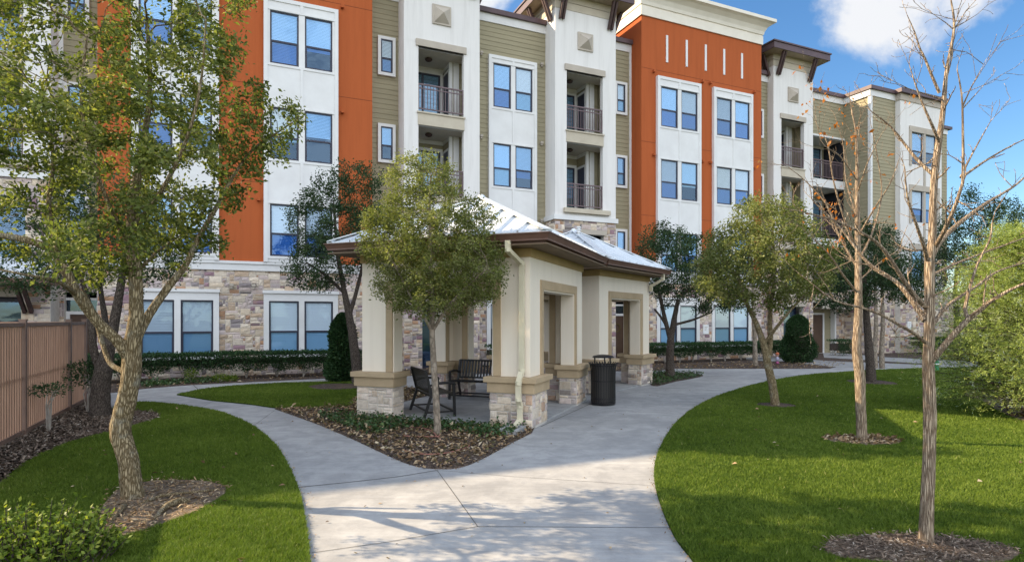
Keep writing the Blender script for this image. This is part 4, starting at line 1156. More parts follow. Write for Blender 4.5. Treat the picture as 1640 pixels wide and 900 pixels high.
a, b_ = at(662, 660), at(684, 673); c, d_ = at(729, 670), at(704, 654)
mx_, my_ = (a[0] + b_[0] + c[0] + d_[0]) / 4, (a[1] + b_[1] + c[1] + d_[1]) / 4
bench('bench', (mx_, my_, .036), R(113), 1.12, 'short black steel bench seen end on behind the young oak trunk')

x, y = at(966, 647.5)
tc_ = empty('litter_bin', (x, y, 0.0), 'black slatted steel litter bin with a domed lid beside the pavilion', 'litter bin')
b = MB(); n = 30
for z0, z1, r0, r1, cp in ((.02, .07, .27, .275, True), (.86, .90, .292, .292, False), (.52, .55, .268, .268, False), (.135, .165, .272, .272, False)):
    MB().tube([(0, 0, z0), (0, 0, z1)], [r0, r1], 28, cap=cp).build('bin_ring', M['black'], tc_)

b = MB()
for i in range(n):
    t = 2 * math.pi * i / n; cx, sx = math.cos(t), math.sin(t); w = .012
    prof = [(.275, .05), (.272, .5), (.278, .78), (.305, .90), (.335, .935)]
    for (r0, z0), (r1, z1) in zip(prof, prof[1:]):
        b.quad((r0 * cx + w * sx, r0 * sx - w * cx, z0), (r0 * cx - w * sx, r0 * sx + w * cx, z0), (r1 * cx - w * sx, r1 * sx + w * cx, z1), (r1 * cx + w * sx, r1 * sx - w * cx, z1))
o = b.build('bin_slats', M['black'], tc_); sm = o.modifiers.new('thick', 'SOLIDIFY'); sm.thickness = .008
b = MB(); b.tube([(0, 0, .08), (0, 0, .88)], [.245, .25], 24); b.build('bin_liner', surf('bin_liner_plastic', (0.055, 0.05, 0.045), rough=.6, bstr=0), tc_)
b = MB(); b.tube([(0, 0, 1.045), (0, 0, 1.06), (0, 0, 1.085), (0, 0, 1.105), (0, 0, 1.115)], [.235, .245, .21, .12, .02], 28); b.build('bin_lid', M['black'], tc_, smooth=False)
for k in range(3):
    t = R(30 + 120 * k); b = MB(); b.bar((.2 * math.cos(t), .2 * math.sin(t), .88), (.2 * math.cos(t), .2 * math.sin(t), 1.05), .03, .03); b.build('lid_post', M['black'], tc_)

# ------------------------------------------------------------------ fence at the left
f0 = Vector((-7.87, 9.6, 0)); fd = Vector((-math.sin(R(24.5)), math.cos(R(24.5)), 0))
fe = empty('patio_fence', f0, 'tall tan fence of narrow vertical slats between brown posts', 'fence', math.atan2(fd.y, fd.x))
for k in (-2, -1, 0, 1):
    b = MB(); x0 = k * 2.8; x1 = (k + 1) * 2.8 if k < 1 else 4.15
    x = x0 + .07
    while x < x1 - .06:
        b.box(x, x + .048, -.015, .015, .13, 1.78); x += .112
    o = b.build('slat_panel', M['fence'], fe)
    b = MB(); b.box(x0 + .045, x1 - .045, -.028, .028, 1.781, 1.84); b.box(x0 + .045, x1 - .045, -.028, .028, .07, .129); b.box(x0 + .05, x1 - .05, .013, .026, .93, .98); b.build('rail', M['fence_post'], o)
for x in (-5.6, -2.8, 0, 2.8, 4.15):
    b = MB(); b.box(x - .045, x + .045, -.045, .045, -.02, 1.88); b.box(x - .052, x + .052, -.052, .052, 1.881, 1.90); b.build('post', M['fence_post'], fe)
b = MB(); b.box(4.12, 4.18, .05, 6, .07, 1.84); b.build('return_panel', M['fence'], fe)

# ------------------------------------------------------------------ vegetation tools
def spline(pts, step):
    """resample (x,y,z,r) control points with Catmull-Rom"""
    P = [np.array(p, float) for p in pts]; out = []
    for i in range(len(P) - 1):
        p0, p1, p2, p3 = P[max(i - 1, 0)], P[i], P[i + 1], P[min(i + 2, len(P) - 1)]
        n = max(1, int(np.linalg.norm((p2 - p1)[:3]) / step))
        for t in np.linspace(0, 1, n, endpoint=False):
            q = 0.5 * (2 * p1 + (p2 - p0) * t + (2 * p0 - 5 * p1 + 4 * p2 - p3) * t * t + (3 * p1 - p0 - 3 * p2 + p3) * t ** 3)
            q[3] = p1[3] * (1 - t) + p2[3] * t
            out.append(q)
    out.append(P[-1]); return np.array(out)

class Wood:
    """tubes gathered as arrays"""
    def __init__(s): s.v = []; s.f = []; s.k = 0
    def tube(s, P, n, rough=0.0, fr=9.0, knob=0.0):
        P = np.asarray(P, float); m = len(P)
        d = np.gradient(P[:, :3], axis=0) if m > 2 else np.repeat(P[1:2, :3] - P[0:1, :3], 2, 0)
        d /= np.linalg.norm(d, axis=1, keepdims=True) + 1e-9
        a = np.array([1.0, 0, 0]) if abs(d[0][0]) < .8 else np.array([0, 1.0, 0])
        th = np.arange(n) * 2 * math.pi / n; V = np.zeros((m, n, 3))
        for i in range(m):
            a = a - d[i] * a.dot(d[i]); a /= np.linalg.norm(a) + 1e-9; b = np.cross(d[i], a)
            ring = np.outer(np.cos(th), a) + np.outer(np.sin(th), b)
            r = np.full(n, P[i, 3])
            if rough:
                for k in range(n):
                    q = P[i, :3] + ring[k] * P[i, 3]
                    r[k] *= 1 + rough * mnoise.noise(Vector((q[0] * fr * 3.2, q[1] * fr * 3.2, q[2] * fr * .7))) + knob * mnoise.noise(Vector((q[0] * 4, q[1] * 4, q[2] * 3)))
            V[i] = P[i, :3] + ring * r[:, None]
        idx = np.arange(m * n).reshape(m, n) + s.k
        q = np.stack([idx[:-1], np.roll(idx[:-1], -1, 1), np.roll(idx[1:], -1, 1), idx[1:]], -1).reshape(-1, 4)
        s.v.append(V.reshape(-1, 3)); s.f.append(q); s.k += m * n
    def build(s, name, mat, parent, off):
        V = np.concatenate(s.v) - np.array(off); F = np.concatenate(s.f)
        o = np_mesh(name, V, F, mat, parent)
        o.data.polygons.foreach_set('use_smooth', np.ones(len(F), dtype=bool))
        return o

def in_crown(n, ells, rng, shell=0.0):
    """random points in a union of ellipsoids (cx,cy,cz,rx,ry,rz)"""
    vol = np.array([e[3] * e[4] * e[5] for e in ells]); c = rng.choice(len(ells), n, p=vol / vol.sum())
    E = np.array(ells)[c]; d = rng.normal(size=(n, 3)); d /= np.linalg.norm(d, axis=1, keepdims=True)
    r = (shell ** 3 + (1 - shell ** 3) * rng.random(n)) ** (1 / 3)
    return E[:, :3] + d * r[:, None] * E[:, 3:]

def colonize(start, attr, step, infl, kill, iters, rng, wander=0.25, up=0.0):
    """space colonisation: start = (n,3) nodes already there (parent -1); returns nodes, parents"""
    nodes = [p for p in np.asarray(start, float)]; par = [-1] * len(nodes)
    A = np.asarray(attr, float); N = np.array(nodes)
    D = np.linalg.norm(A[:, None] - N[None], axis=2); near = D.argmin(1); dist = D.min(1)
    alive = np.ones(len(A), bool)
    for it in range(iters):
        act = alive & (dist < infl)
        if not act.any(): break
        new = []; 
        for k in np.unique(near[act]):
            q = A[act & (near == k)] - nodes[k]
            q /= np.linalg.norm(q, axis=1, keepdims=True) + 1e-9
            d = q.mean(0) + rng.normal(size=3) * wander; d[2] += up
            d /= np.linalg.norm(d) + 1e-9
            new.append((k, nodes[k] + d * step))
        base = len(nodes)
        for k, p in new: nodes.append(p); par.append(k)
        Nn = np.array([p for _, p in new]); D = np.linalg.norm(A[:, None] - Nn[None], axis=2)
        m = D.min(1); b = D.argmin(1); up_ = m < dist
        dist = np.where(up_, m, dist); near = np.where(up_, b + base, near)
        alive &= dist > kill
    return np.array(nodes), np.array(par)

def branch_radii(par, n0, tip, expo=2.3):
    n = len(par); r = np.zeros(n); kids = [[] for _ in range(n)]
    for i in range(n - 1, n0 - 1, -1):
        if r[i] == 0: r[i] = tip ** expo
        if par[i] >= 0: r[par[i]] += r[i]; kids[par[i]].append(i)
    return r ** (1 / expo), kids

def leaf_mesh(name, pts, dirs, size, mat, parent, off, rng, aspect=0.45, fold=0.25, droop=0.0, up=0.4, varf=None):
    """one folded four-point leaf per point"""
    n = len(pts)
    d = dirs + rng.normal(size=(n, 3)) * 0.55; d[:, 2] -= droop; d /= np.linalg.norm(d, axis=1, keepdims=True) + 1e-9
    u = rng.normal(size=(n, 3)); u[:, 2] += up; s = np.cross(d, u); s /= np.linalg.norm(s, axis=1, keepdims=True) + 1e-9
    nn = np.cross(s, d)
    L = size * rng.uniform(0.65, 1.25, n)[:, None]
    w = L * aspect
    V = np.stack([pts, pts + d * L * .5 + s * w * .5 + nn * w * fold, pts + d * L, pts + d * L * .5 - s * w * .5 + nn * w * fold], 1)
    F = np.arange(4 * n).reshape(n, 4)
    var = np.clip(rng.normal(0.5, 0.2, n) if varf is None else varf, 0, 1)
    return np_mesh(name, V.reshape(-1, 3) - np.array(off), F, mat, parent, var)

def tree(name, label, limbs, crown, attr=700, step=0.16, infl=1.2, kill=0.2, leaf=0.05, per=10, leafmat='oak_leaf', barkmat='oak_bark', seed=1, cat='tree', group=None, tip=0.0035, sides=14, rough=0.10,
         spread=0.09, aspect=0.5, fine=0.05, shell=0.3, start_z=1.2, droop=0.0, iters=60, wander=0.25, up=0.05, crown_name='crown', leaf_tips=3, gap=0.0):
    rng = np.random.default_rng(seed)
    off = np.array(limbs[0][0][:3]); off[2] = 0
    root = empty(name, tuple(off), label, cat, group=group)
    W = Wood(); starts = []
    for li, L in enumerate(limbs):
        S = spline(L, fine)
        W.tube(S, sides if S[0, 3] > .03 else 8, rough if S[0, 3] > .02 else 0, knob=rough * .8)
        q = spline(L, step)[(0 if li else 2):, :3]; starts.append(q[q[:, 2] > start_z])
    starts = np.concatenate(starts)
    att = in_crown(attr, crown, rng, shell)
    if gap:   # bald patches where the wall behind shows through
        nz = np.array([mnoise.noise(Vector(p) * 0.9 + Vector((seed * 3.1, 0, 0))) for p in att]); att = att[nz > -gap]
    N, par = colonize(starts, att, step, infl, kill, iters, rng, wander, up)
    n0 = len(starts); r, kids = branch_radii(par, n0, tip)
    depth = np.zeros(len(N))
    for i in range(len(N) - 1, n0 - 1, -1): depth[par[i]] = max(depth[par[i]], depth[i] + 1)
    # chains of segments
    done = np.zeros(len(N), bool)
    for i in range(n0, len(N)):
        if done[i]: continue
        ch = [par[i], i]; done[i] = True
        while kids[ch[-1]]:
            k = max(kids[ch[-1]], key=lambda q: r[q])
            if done[k]: break
            ch.append(k); done[k] = True
        rr = np.array([min(r[k], r[i] * 1.05) for k in ch]); rr[0] = r[i]
        W.tube(np.column_stack([N[ch], rr]), 5 if rr[0] < .012 else 8)
    W.build('trunk', M[barkmat], root, off)
    if leafmat:
        tips = np.array([i for i in range(n0, len(N)) if depth[i] <= leaf_tips])
        seg = N[tips] - N[par[tips]]
        P = np.repeat(N[tips], per, 0); Dr = np.repeat(seg / (np.linalg.norm(seg, axis=1, keepdims=True) + 1e-9), per, 0)
        P = P - np.repeat(seg, per, 0) * rng.random((len(P), 1)) + rng.normal(size=P.shape) * spread
        k = np.array([mnoise.noise(Vector(p) * 1.7) for p in N[tips]])
        var = np.clip(0.45 + np.repeat(k, per) * .35 + rng.normal(size=len(P)) * .17, 0, 1)
        pass
        leaf_mesh(crown_name, P, Dr, leaf, M[leafmat], root, off, rng, aspect, varf=var, droop=droop)
    return root

def L(Y, *pts):
    """limb from photo pixels at distance Y: (px, py, radius[, dY])"""
    return [(*pt(p[0], p[1], Y + (p[3] if len(p) > 3 else 0)), p[2]) for p in pts]
def el(px, py, Y, rx, ry, rz): return (*pt(px, py, Y), rx, ry, rz)

# big live oak in front at the left
Y = 6.28
big = [L(Y, (214, 803, .145), (211, 780, .122), (205, 735, .118), (193, 690, .118), (203, 640, .112), (211, 592, .112), (212, 556, .105), (218, 510, .085), (217, 450, .078), (211, 390, .07), (214, 320, .06, .1), (228, 240, .045, .2), (240, 150, .03, .3), (236, 40, .02, .3)),
       L(Y, (208, 575, .075), (190, 548, .066, -.1), (158, 517, .06, -.2), (128, 478, .055, -.35), (108, 440, .052, -.45), (84, 402, .046, -.5), (40, 384, .036, -.6), (-20, 372, .028, -.7), (-90, 340, .015, -.9)),
       L(Y, (200, 596, .036), (178, 583, .033, .1), (166, 556, .031, .2), (158, 528, .028, .25), (148, 495, .025, .3), (132, 466, .022, .35)),
       L(Y, (212, 558, .06), (236, 508, .055, .1), (268, 462, .047, .2), (297, 425, .04, .25), (316, 385, .034, .3), (345, 335, .03, .4), (372, 285, .024, .5), (405, 240, .018, .6), (445, 212, .012, .7), (478, 190, .007, .75)),
       L(Y, (100, 425, .034, -.4), (88, 385, .032, -.3), (78, 330, .028, -.2), (85, 250, .02, 0), (70, 160, .014, .1)),
       L(Y, (213, 400, .035), (180, 340, .028, -.3), (150, 260, .022, -.5), (130, 160, .015, -.6), (140, 60, .01, -.6)),
       L(Y, (218, 360, .034), (262, 300, .026, -.3), (300, 220, .02, -.4), (322, 130, .014, -.4), (330, 30, .008, -.4)),
       L(Y, (216, 440, .024), (250, 405, .018, .4), (270, 390, .014, .7), (300, 370, .01, 1.0)),
       L(Y, (120, 470, .03, -.4), (90, 450, .02, -.9), (40, 440, .014, -1.2), (-10, 430, .01, -1.3))]
big = [[(*q[:3], q[3] * .82) for q in lim] for lim in big]
tree('live_oak', 'large live oak with a furrowed trunk leaning beside the fence bed', big,
     [el(190, 230, 6.3, 1.35, 1.5, 1.45), el(70, 130, 6.2, 1.1, 1.3, 1.0), el(300, 120, 6.4, .85, 1.0, 1.05), el(-30, 290, 5.9, .95, 1.0, .85), el(400, 225, 6.9, .42, .5, .40), el(100, 395, 5.9, .85, .9, .35), el(255, 350, 6.6, .6, .8, .35), el(190, -60, 6.3, 1.5, 1.5, .9), el(452, 195, 7.0, .42, .45, .38), el(390, 130, 6.8, .45, .5, .45), el(340, 380, 6.8, .35, .4, .3), el(420, 270, 6.9, .3, .3, .2)],
     attr=1750, step=.13, infl=1.1, kill=.16, leaf=.058, per=44, seed=5, spread=.055, sides=24, rough=.10, tip=.0028, fine=.035, start_z=2.1, gap=.13, leaf_tips=3)

# second live oak in the fence bed
Y = 11.6
tree('live_oak', 'dark two stemmed live oak standing at the end of the tan fence',
     [L(Y, (160, 668, .20), (161, 630, .165), (166, 590, .15), (176, 550, .10), (186, 500, .085), (196, 440, .06), (205, 380, .04)), L(Y, (163, 600, .08), (150, 560, .07), (147, 520, .062), (138, 470, .045), (120, 420, .03)), L(Y, (172, 560, .07), (168, 510, .055, .3), (160, 450, .04, .6), (165, 400, .03, .8))],
     [el(150, 410, 11.8, 1.9, 1.4, .75), el(70, 440, 11.4, 1.0, 1.0, .45), el(230, 420, 12, 1.1, 1.0, .5), el(150, 340, 12, 1.8, 1.3, .7)],
     attr=800, step=.2, infl=1.6, kill=.23, leaf=.065, per=42, leafmat='dark_leaf', barkmat='dark_bark', seed=9, start_z=2.2, sides=16)

# young live oak in front of the pavilion
Y = 9.86
tree('young_live_oak', 'young live oak with a dense rounded crown growing in front of the pavilion',
     [L(Y, (701, 698, .066), (700, 670, .058), (697, 620, .054), (694, 570, .05), (692, 530, .047), (692, 480, .036), (690, 420, .03), (688, 350, .022), (690, 280, .012)),
      L(Y, (692, 532, .03), (678, 505, .026, -.2), (655, 470, .02, -.3), (630, 420, .014, -.4)), L(Y, (693, 530, .03), (715, 495, .026, -.2), (745, 462, .02, -.2), (780, 430, .012, -.3)),
      L(Y, (692, 520, .026), (702, 480, .02, .3), (725, 420, .016, .4), (740, 350, .01, .4)), L(Y, (692, 515, .024), (672, 460, .018, .3), (650, 390, .012, .3))],
     [el(690, 395, 9.86, 1.12, 1.0, 1.05), el(755, 435, 9.8, .66, .75, .62), el(620, 375, 9.8, .60, .6, .65), el(675, 290, 9.9, .66, .6, .50), el(640, 450, 9.8, .55, .5, .48), el(760, 350, 9.8, .4, .4, .3), el(700, 475, 9.8, .85, .8, .42)],
     attr=2150, step=.10, infl=.8, kill=.11, leaf=.045, per=42, leafmat='oak_leaf_olive', barkmat='grey_bark', seed=12, spread=.05, tip=.0025, start_z=1.75, rough=.05, leaf_tips=3, shell=.2, up=.10)
# live oak on the right lawn
Y = 13.05
tree('live_oak', 'rounded olive green live oak with forked trunk on the right lawn by the path',
     [L(Y, (1242, 652, .10), (1238, 620, .085), (1230, 585, .08), (1224, 555, .075), (1212, 520, .055), (1198, 490, .04), (1180, 440, .025)), L(Y, (1229, 580, .06), (1234, 545, .055, .1), (1233, 510, .045, .1), (1240, 440, .03, .2), (1238, 370, .015, .2)), L(Y, (1224, 550, .04), (1255, 510, .03, -.3), (1290, 470, .02, -.3))],
     [el(1228, 420, 13, 1.45, 1.3, 1.1), el(1160, 445, 13, .75, .8, .6), el(1290, 440, 13, .7, .8, .65), el(1225, 345, 13, .8, .8, .5)],
     attr=1700, step=.14, infl=1.1, kill=.15, leaf=.058, per=44, leafmat='oak_leaf_olive', seed=15, spread=.07, start_z=2.0, leaf_tips=3, shell=.2, up=.08)
Y = 19.5
tree('live_oak', 'dark live oak with spreading low limbs beyond the far pier of the pavilion',
     [L(Y, (1073, 603, .17), (1073, 580, .13), (1074, 550, .12), (1078, 520, .09), (1086, 480, .06)), L(Y, (1074, 545, .08), (1066, 515, .07), (1056, 470, .05)), L(Y, (1075, 535, .05), (1060, 510, .04), (1048, 495, .03)), L(Y, (1080, 520, .05), (1110, 512, .035), (1140, 500, .02))],
     [el(1085, 430, 19.5, 1.5, 1.6, 1.2), el(1140, 470, 19.5, 1.1, 1.3, .7), el(1065, 390, 19.8, 1.0, 1.2, .7)],
     attr=1000, step=.22, infl=1.7, kill=.24, leaf=.08, per=50, leafmat='dark_leaf', barkmat='dark_bark', seed=18, start_z=2.0)
Y = 17.0
tree('live_oak', 'dark bluish green live oak rising behind the left pier of the pavilion',
     [L(Y, (572, 612, .16), (570, 580, .14), (565, 540, .12), (558, 500, .10), (550, 460, .075), (540, 400, .05), (535, 330, .03)), L(Y, (560, 505, .06), (575, 450, .05), (590, 380, .03)), L(Y, (552, 470, .05), (520, 440, .04), (490, 420, .02))],
     [el(540, 370, 17, 1.55, 1.4, 1.5), el(500, 440, 17, 1.0, 1.0, .5), el(560, 290, 17, 1.0, 1.0, .6), el(605, 380, 17, .9, .9, 1.0)],
     attr=1300, step=.2, infl=1.6, kill=.22, leaf=.075, per=44, leafmat='dark_leaf', barkmat='dark_bark', seed=21, start_z=2.0, gap=.3)
Y = 17.8
tree('live_oak', 'dark live oak standing in its mulch ring on the far edge of the right lawn',
     [L(Y, (1396, 615, .16), (1394, 590, .13), (1391, 550, .11), (1388, 510, .09), (1385, 460, .06), (1380, 400, .03))],
     [el(1390, 440, 17.8, 1.5, 1.4, .95), el(1345, 470, 17.8, .9, 1.0, .6), el(1440, 460, 17.8, .9, 1.0, .6), el(1385, 380, 17.8, .9, .9, .5)],
     attr=900, step=.22, infl=1.7, kill=.24, leaf=.078, per=46, leafmat='dark_leaf', barkmat='dark_bark', seed=24, start_z=2.3)
Y = 23.0
for sd, px, lab in ((31, 1402, 'left slim grey trunked tree by the entry walk'), (32, 1413, 'right slim grey trunked tree by the entry walk')):
    tree('slim_tree', lab, [L(Y, (px, 592, .10), (px - 1, 560, .09), (px + 1, 520, .075), (px, 470, .05), (px - 2, 410, .03))],
         [el(px, 430, Y, 1.0, 1.0, .9), el(px, 385, Y, .7, .7, .5)], attr=220, step=.24, infl=1.6, kill=.3, leaf=.08, per=30, leafmat='dark_leaf', barkmat='grey_bark', seed=sd, start_z=2.6, group='slim trees by the entry walk')
Y = 23.5
tree('slim_tree', 'slim grey trunk rising from the hedge bed right of the wall plaque', [L(Y, (1210, 585, .09), (1209, 550, .08), (1207, 500, .07), (1205, 440, .05), (1200, 380, .03))],
     [el(1200, 400, Y, 1.2, 1.2, .9)], attr=220, step=.24, infl=1.6, kill=.3, leaf=.08, per=28, leafmat='dark_leaf', barkmat='grey_bark', seed=33, start_z=2.8)
# trees beyond the building's right end
for sd, px, py, Y, s, lab in ((41, 1575, 380, 24, 1.0, 'dark bushy tree directly behind the juniper'), (42, 1640, 400, 30, 1.35, 'loose green tree far right behind the juniper, cut by the picture edge'), (43, 1530, 430, 27, .8, 'low dark tree between the wing corner and the juniper')):
    b = pt(px, 511, Y)
    tree('background_tree', lab, [[(b[0], Y, 0, .18), (b[0] + .1, Y, 1.5, .14), (b[0], Y, 3.2, .08), (b[0] + .1, Y, 4.4, .04)]],
         [el(px, py, Y, 1.9 * s, 1.8 * s, 1.7 * s), el(px + 45, py + 40, Y, 1.4 * s, 1.4 * s, 1.2 * s), el(px - 20, py - 45, Y, 1.1 * s, 1.1 * s, 1.0 * s)],
         attr=700, step=.28, infl=2.2, kill=.32, leaf=.095, per=34, leafmat='dark_leaf' if sd != 42 else 'oak_leaf', barkmat='dark_bark', seed=sd, start_z=1.5, spread=.13)

# juniper at the right edge
Y = 11.4
b = pt(1655, 511, Y); jb = (b[0], Y)
rng = np.random.default_rng(51)
jr = empty('juniper', (jb[0], jb[1], 0), 'broad yellow green juniper with feathery sprays at the right edge of the lawn', 'shrub')
W = Wood(); tk = spline([(jb[0], jb[1], 0, .11), (jb[0] + .05, jb[1], 1.0, .09), (jb[0], jb[1] + .05, 2.3, .06), (jb[0] + .1, jb[1], 3.5, .02)], .15); W.tube(tk, 10, .1)
P, Dd, Vv = [], [], []
for i in range(420):
    z = .12 + 3.3 * (i / 420) ** 1.05; t = rng.random() * 6.283
    reach = (1.72 * (1 - (z / 3.75) ** 1.8) + .25) * rng.uniform(.75, 1.12) * (0.80 if z < .5 else 1)
    if z < .8: reach *= .86 + .16 * z
    d = np.array([math.cos(t), math.sin(t), rng.uniform(.05, .55)]); o = np.array([jb[0], jb[1], z])
    n = 9; q = np.array([o + d * reach * k / n + np.array([0, 0, .10 * math.sin(3.1 * k / n) - .18 * (k / n) ** 2 * (1 if z < 1.5 else .2)]) + rng.normal(size=3) * .02 for k in range(n + 1)])
    W.tube(np.column_stack([q, np.linspace(.016, .003, n + 1)]), 4)
    for k in range(3, n + 1):
        for s in range(8):
            b0 = q[k] + rng.normal(size=3) * .09; dd = (q[k] - q[k - 1]) / reach * n * .8 + rng.normal(size=3) * .55; dd /= np.linalg.norm(dd)
            tone = .46 + rng.normal() * .22 + (.30 if rng.random() < .05 else 0)
            for f in range(8):
                P.append(b0 + dd * .018 * f + rng.normal(size=3) * .012); Dd.append(dd + rng.normal(size=3) * .45); Vv.append(tone + rng.normal() * .08)
W.build('trunk', M['dark_bark'], jr, (jb[0], jb[1], 0))
leaf_mesh('foliage', np.array(P), np.array(Dd), .058, M['juniper'], jr, (jb[0], jb[1], 0), rng, aspect=.13, varf=np.array(Vv))

# ------------------------------------------------------------------ bare trees on the right lawn
def bare(name, label, limbs, seed, twig, sides=14, barkmat='pale_bark', rough=.12, lens=(.12, .5), dens=1.0, zmin=1.6, rstart=.0):
    rng = np.random.default_rng(seed); off = np.array(limbs[0][0][:3]); off[2] = 0
    root = empty(name, tuple(off), label, 'tree'); W = Wood(); ends = []
    def sub(p, d, ln, r, lev):
        n = 5; q = [p]; dd = d
        for k in range(n):
            dd = dd + rng.normal(size=3) * .16 + np.array([0, 0, .05]); dd /= np.linalg.norm(dd); q.append(q[-1] + dd * ln / n)
        W.tube(np.column_stack([q, np.linspace(r, max(r * .45, .0016), n + 1)]), 5)
        ends.append((q[-1], dd))
        if lev > 0:
            for k in range(1, n + 1):
                if rng.random() < .55 * dens:
                    e = dd + rng.normal(size=3) * .75; e /= np.linalg.norm(e); sub(q[k], e, ln * rng.uniform(.3, .6), r * .6, lev - 1)
    for Lm in limbs:
        S = spline(Lm, .04 if Lm[0][3] > .02 else .08); W.tube(S, sides if S[0, 3] > .03 else 8, rough if S[0, 3] > .012 else 0, knob=rough * .5)
        T_ = spline(Lm, twig)
        for i in range(1, len(T_)):
            if T_[i, 2] < zmin or rng.random() > .62 * dens or T_[i, 3] > .04: continue
            d0 = T_[i, :3] - T_[i - 1, :3]; d0 /= np.linalg.norm(d0) + 1e-9
            e = d0 * .7 + rng.normal(size=3) * .6 + np.array([0, 0, .25]); e /= np.linalg.norm(e)
            sub(T_[i, :3], e, rng.uniform(*lens), max(min(T_[i, 3] * .45, .008), .0028), 1)
        d0 = T_[-1, :3] - T_[-2, :3]; sub(T_[-1, :3], d0 / np.linalg.norm(d0), rng.uniform(*lens), max(T_[-1, 3] * .8, .002), 1)
    W.build('trunk', M[barkmat], root, off)
    return root, ends, off, rng
Y = 5.0
def c4(x, y): return (1220 + x / 2.812, y / 2.812)
def c8(x, y): return (1220 + x / 2.812, 300 + y / 2.812)
def LL(conv, pts): return L(5.0, *[(*conv(p[0], p[1]), *p[2:]) for p in pts])
near = [L(5.0, (1484, 878, .092), (1483, 862, .074), (1484, 830, .066), (1487, 760, .062), (1489, 690, .060), (1489, 640, .060), (1487, 585, .056), (1488, 540, .052), (1489, 480, .048), (1489, 420, .046), (1493, 385, .04), (1494, 340, .036), (1496, 290, .034), (1501, 245, .03), (1510, 180, .022), (1516, 115, .016), (1528, 46, .011), (1523, 0, .006)),
        LL(c8, [(748, 800, .035), (790, 752, .030, -.05), (850, 680, .027, -.1), (930, 595, .024, -.15), (1000, 540, .018, -.2), (1050, 500, .016, -.25), (1180, 435, .012, -.35), (1300, 410, .008, -.4)]),
        LL(c8, [(930, 595, .018, -.15), (915, 545, .017), (930, 480, .014), (970, 350, .011), (1030, 230, .008), (1040, 150, .006)]),
        LL(c8, [(738, 700, .018), (690, 660, .016, -.1), (620, 620, .014, -.2), (540, 575, .012, -.3), (460, 545, .010, -.35), (330, 510, .008, -.4), (235, 440, .005, -.4)]),
        LL(c8, [(735, 600, .026), (690, 530, .024, .1), (610, 430, .020, .2), (490, 350, .016, .3), (420, 270, .013, .35), (350, 180, .010, .4), (230, 60, .006, .4)]),
        LL(c8, [(738, 540, .024), (690, 490, .022, -.1), (640, 420, .019, -.2), (540, 270, .015, -.3), (440, 200, .011, -.4), (330, 150, .009, -.4), (180, 110, .005, -.5)]),
        LL(c8, [(770, 395, .014), (860, 350, .012, .2), (1000, 295, .009, .3), (1180, 230, .006, .4)]),
        LL(c8, [(770, 620, .018), (840, 530, .016, .15), (960, 450, .012, .3), (1060, 380, .010, .4), (1200, 335, .007, .5)]),
        LL(c8, [(755, 340, .028), (800, 250, .026, .1), (880, 170, .022, .2), (1000, 80, .016, .3), (1130, 0, .011, .4), (1200, -60, .008, .5)]),
        LL(c8, [(745, 330, .018), (735, 280, .017, -.1), (700, 180, .013, -.2), (655, 40, .009, -.3), (645, -80, .005, -.3)]),
        LL(c8, [(780, 270, .02), (830, 180, .018, -.2), (880, 60, .015, -.3), (905, -20, .013, -.3), (905, -300, .009, -.3), (900, -420, .007, -.3), (880, -530, .004, -.3)]),
        LL(c4, [(800, 420, .014), (765, 340, .012), (735, 265, .010), (712, 220, .008), (690, 150, .006), (655, 70, .003)]),
        LL(c4, [(865, 135, .008), (890, 100, .006), (920, 50, .004), (962, 5, .002)]),
        LL(c4, [(865, 135, .006), (830, 105, .004), (765, 60, .002)]), LL(c4, [(870, 125, .006), (915, 100, .004), (970, 66, .002)]),
        LL(c4, [(905, 480, .007, -.3), (940, 400, .005, -.3), (1000, 292, .002, -.3)]), LL(c4, [(905, 490, .006, -.3), (960, 430, .004, -.3), (1020, 362, .002, -.3)]),
        LL(c4, [(895, 800, .010, -.25), (950, 690, .008, -.2), (1030, 548, .003, -.2)]), LL(c4, [(900, 800, .013, -.2), (1000, 730, .010, -.1), (1100, 670, .007), (1190, 625, .004)]),
        LL(c4, [(775, 790, .018, .1), (700, 720, .015, .2), (640, 645, .012, .3), (580, 570, .009, .3), (490, 500, .004, .3)]),
        LL(c4, [(800, 640, .014, -.1), (765, 560, .012, -.2), (725, 470, .009, -.2), (695, 390, .006, -.2), (665, 295, .003, -.2)]),
        LL(c4, [(815, 450, .008), (740, 425, .006), (660, 400, .004), (590, 365, .002)]),
        LL(c4, [(820, 400, .007), (850, 290, .005), (862, 200, .003)])]
near = [[(*q[:3], q[3] * (.78 if q[3] > .03 else .88)) for q in lim] for lim in near]
bare('bare_tree', 'tall leafless tree with pale furrowed bark nearest on the right lawn', near, 61, .16, sides=22, rough=.07, lens=(.08, .42), dens=1.2, zmin=1.75)
Y = 9.2
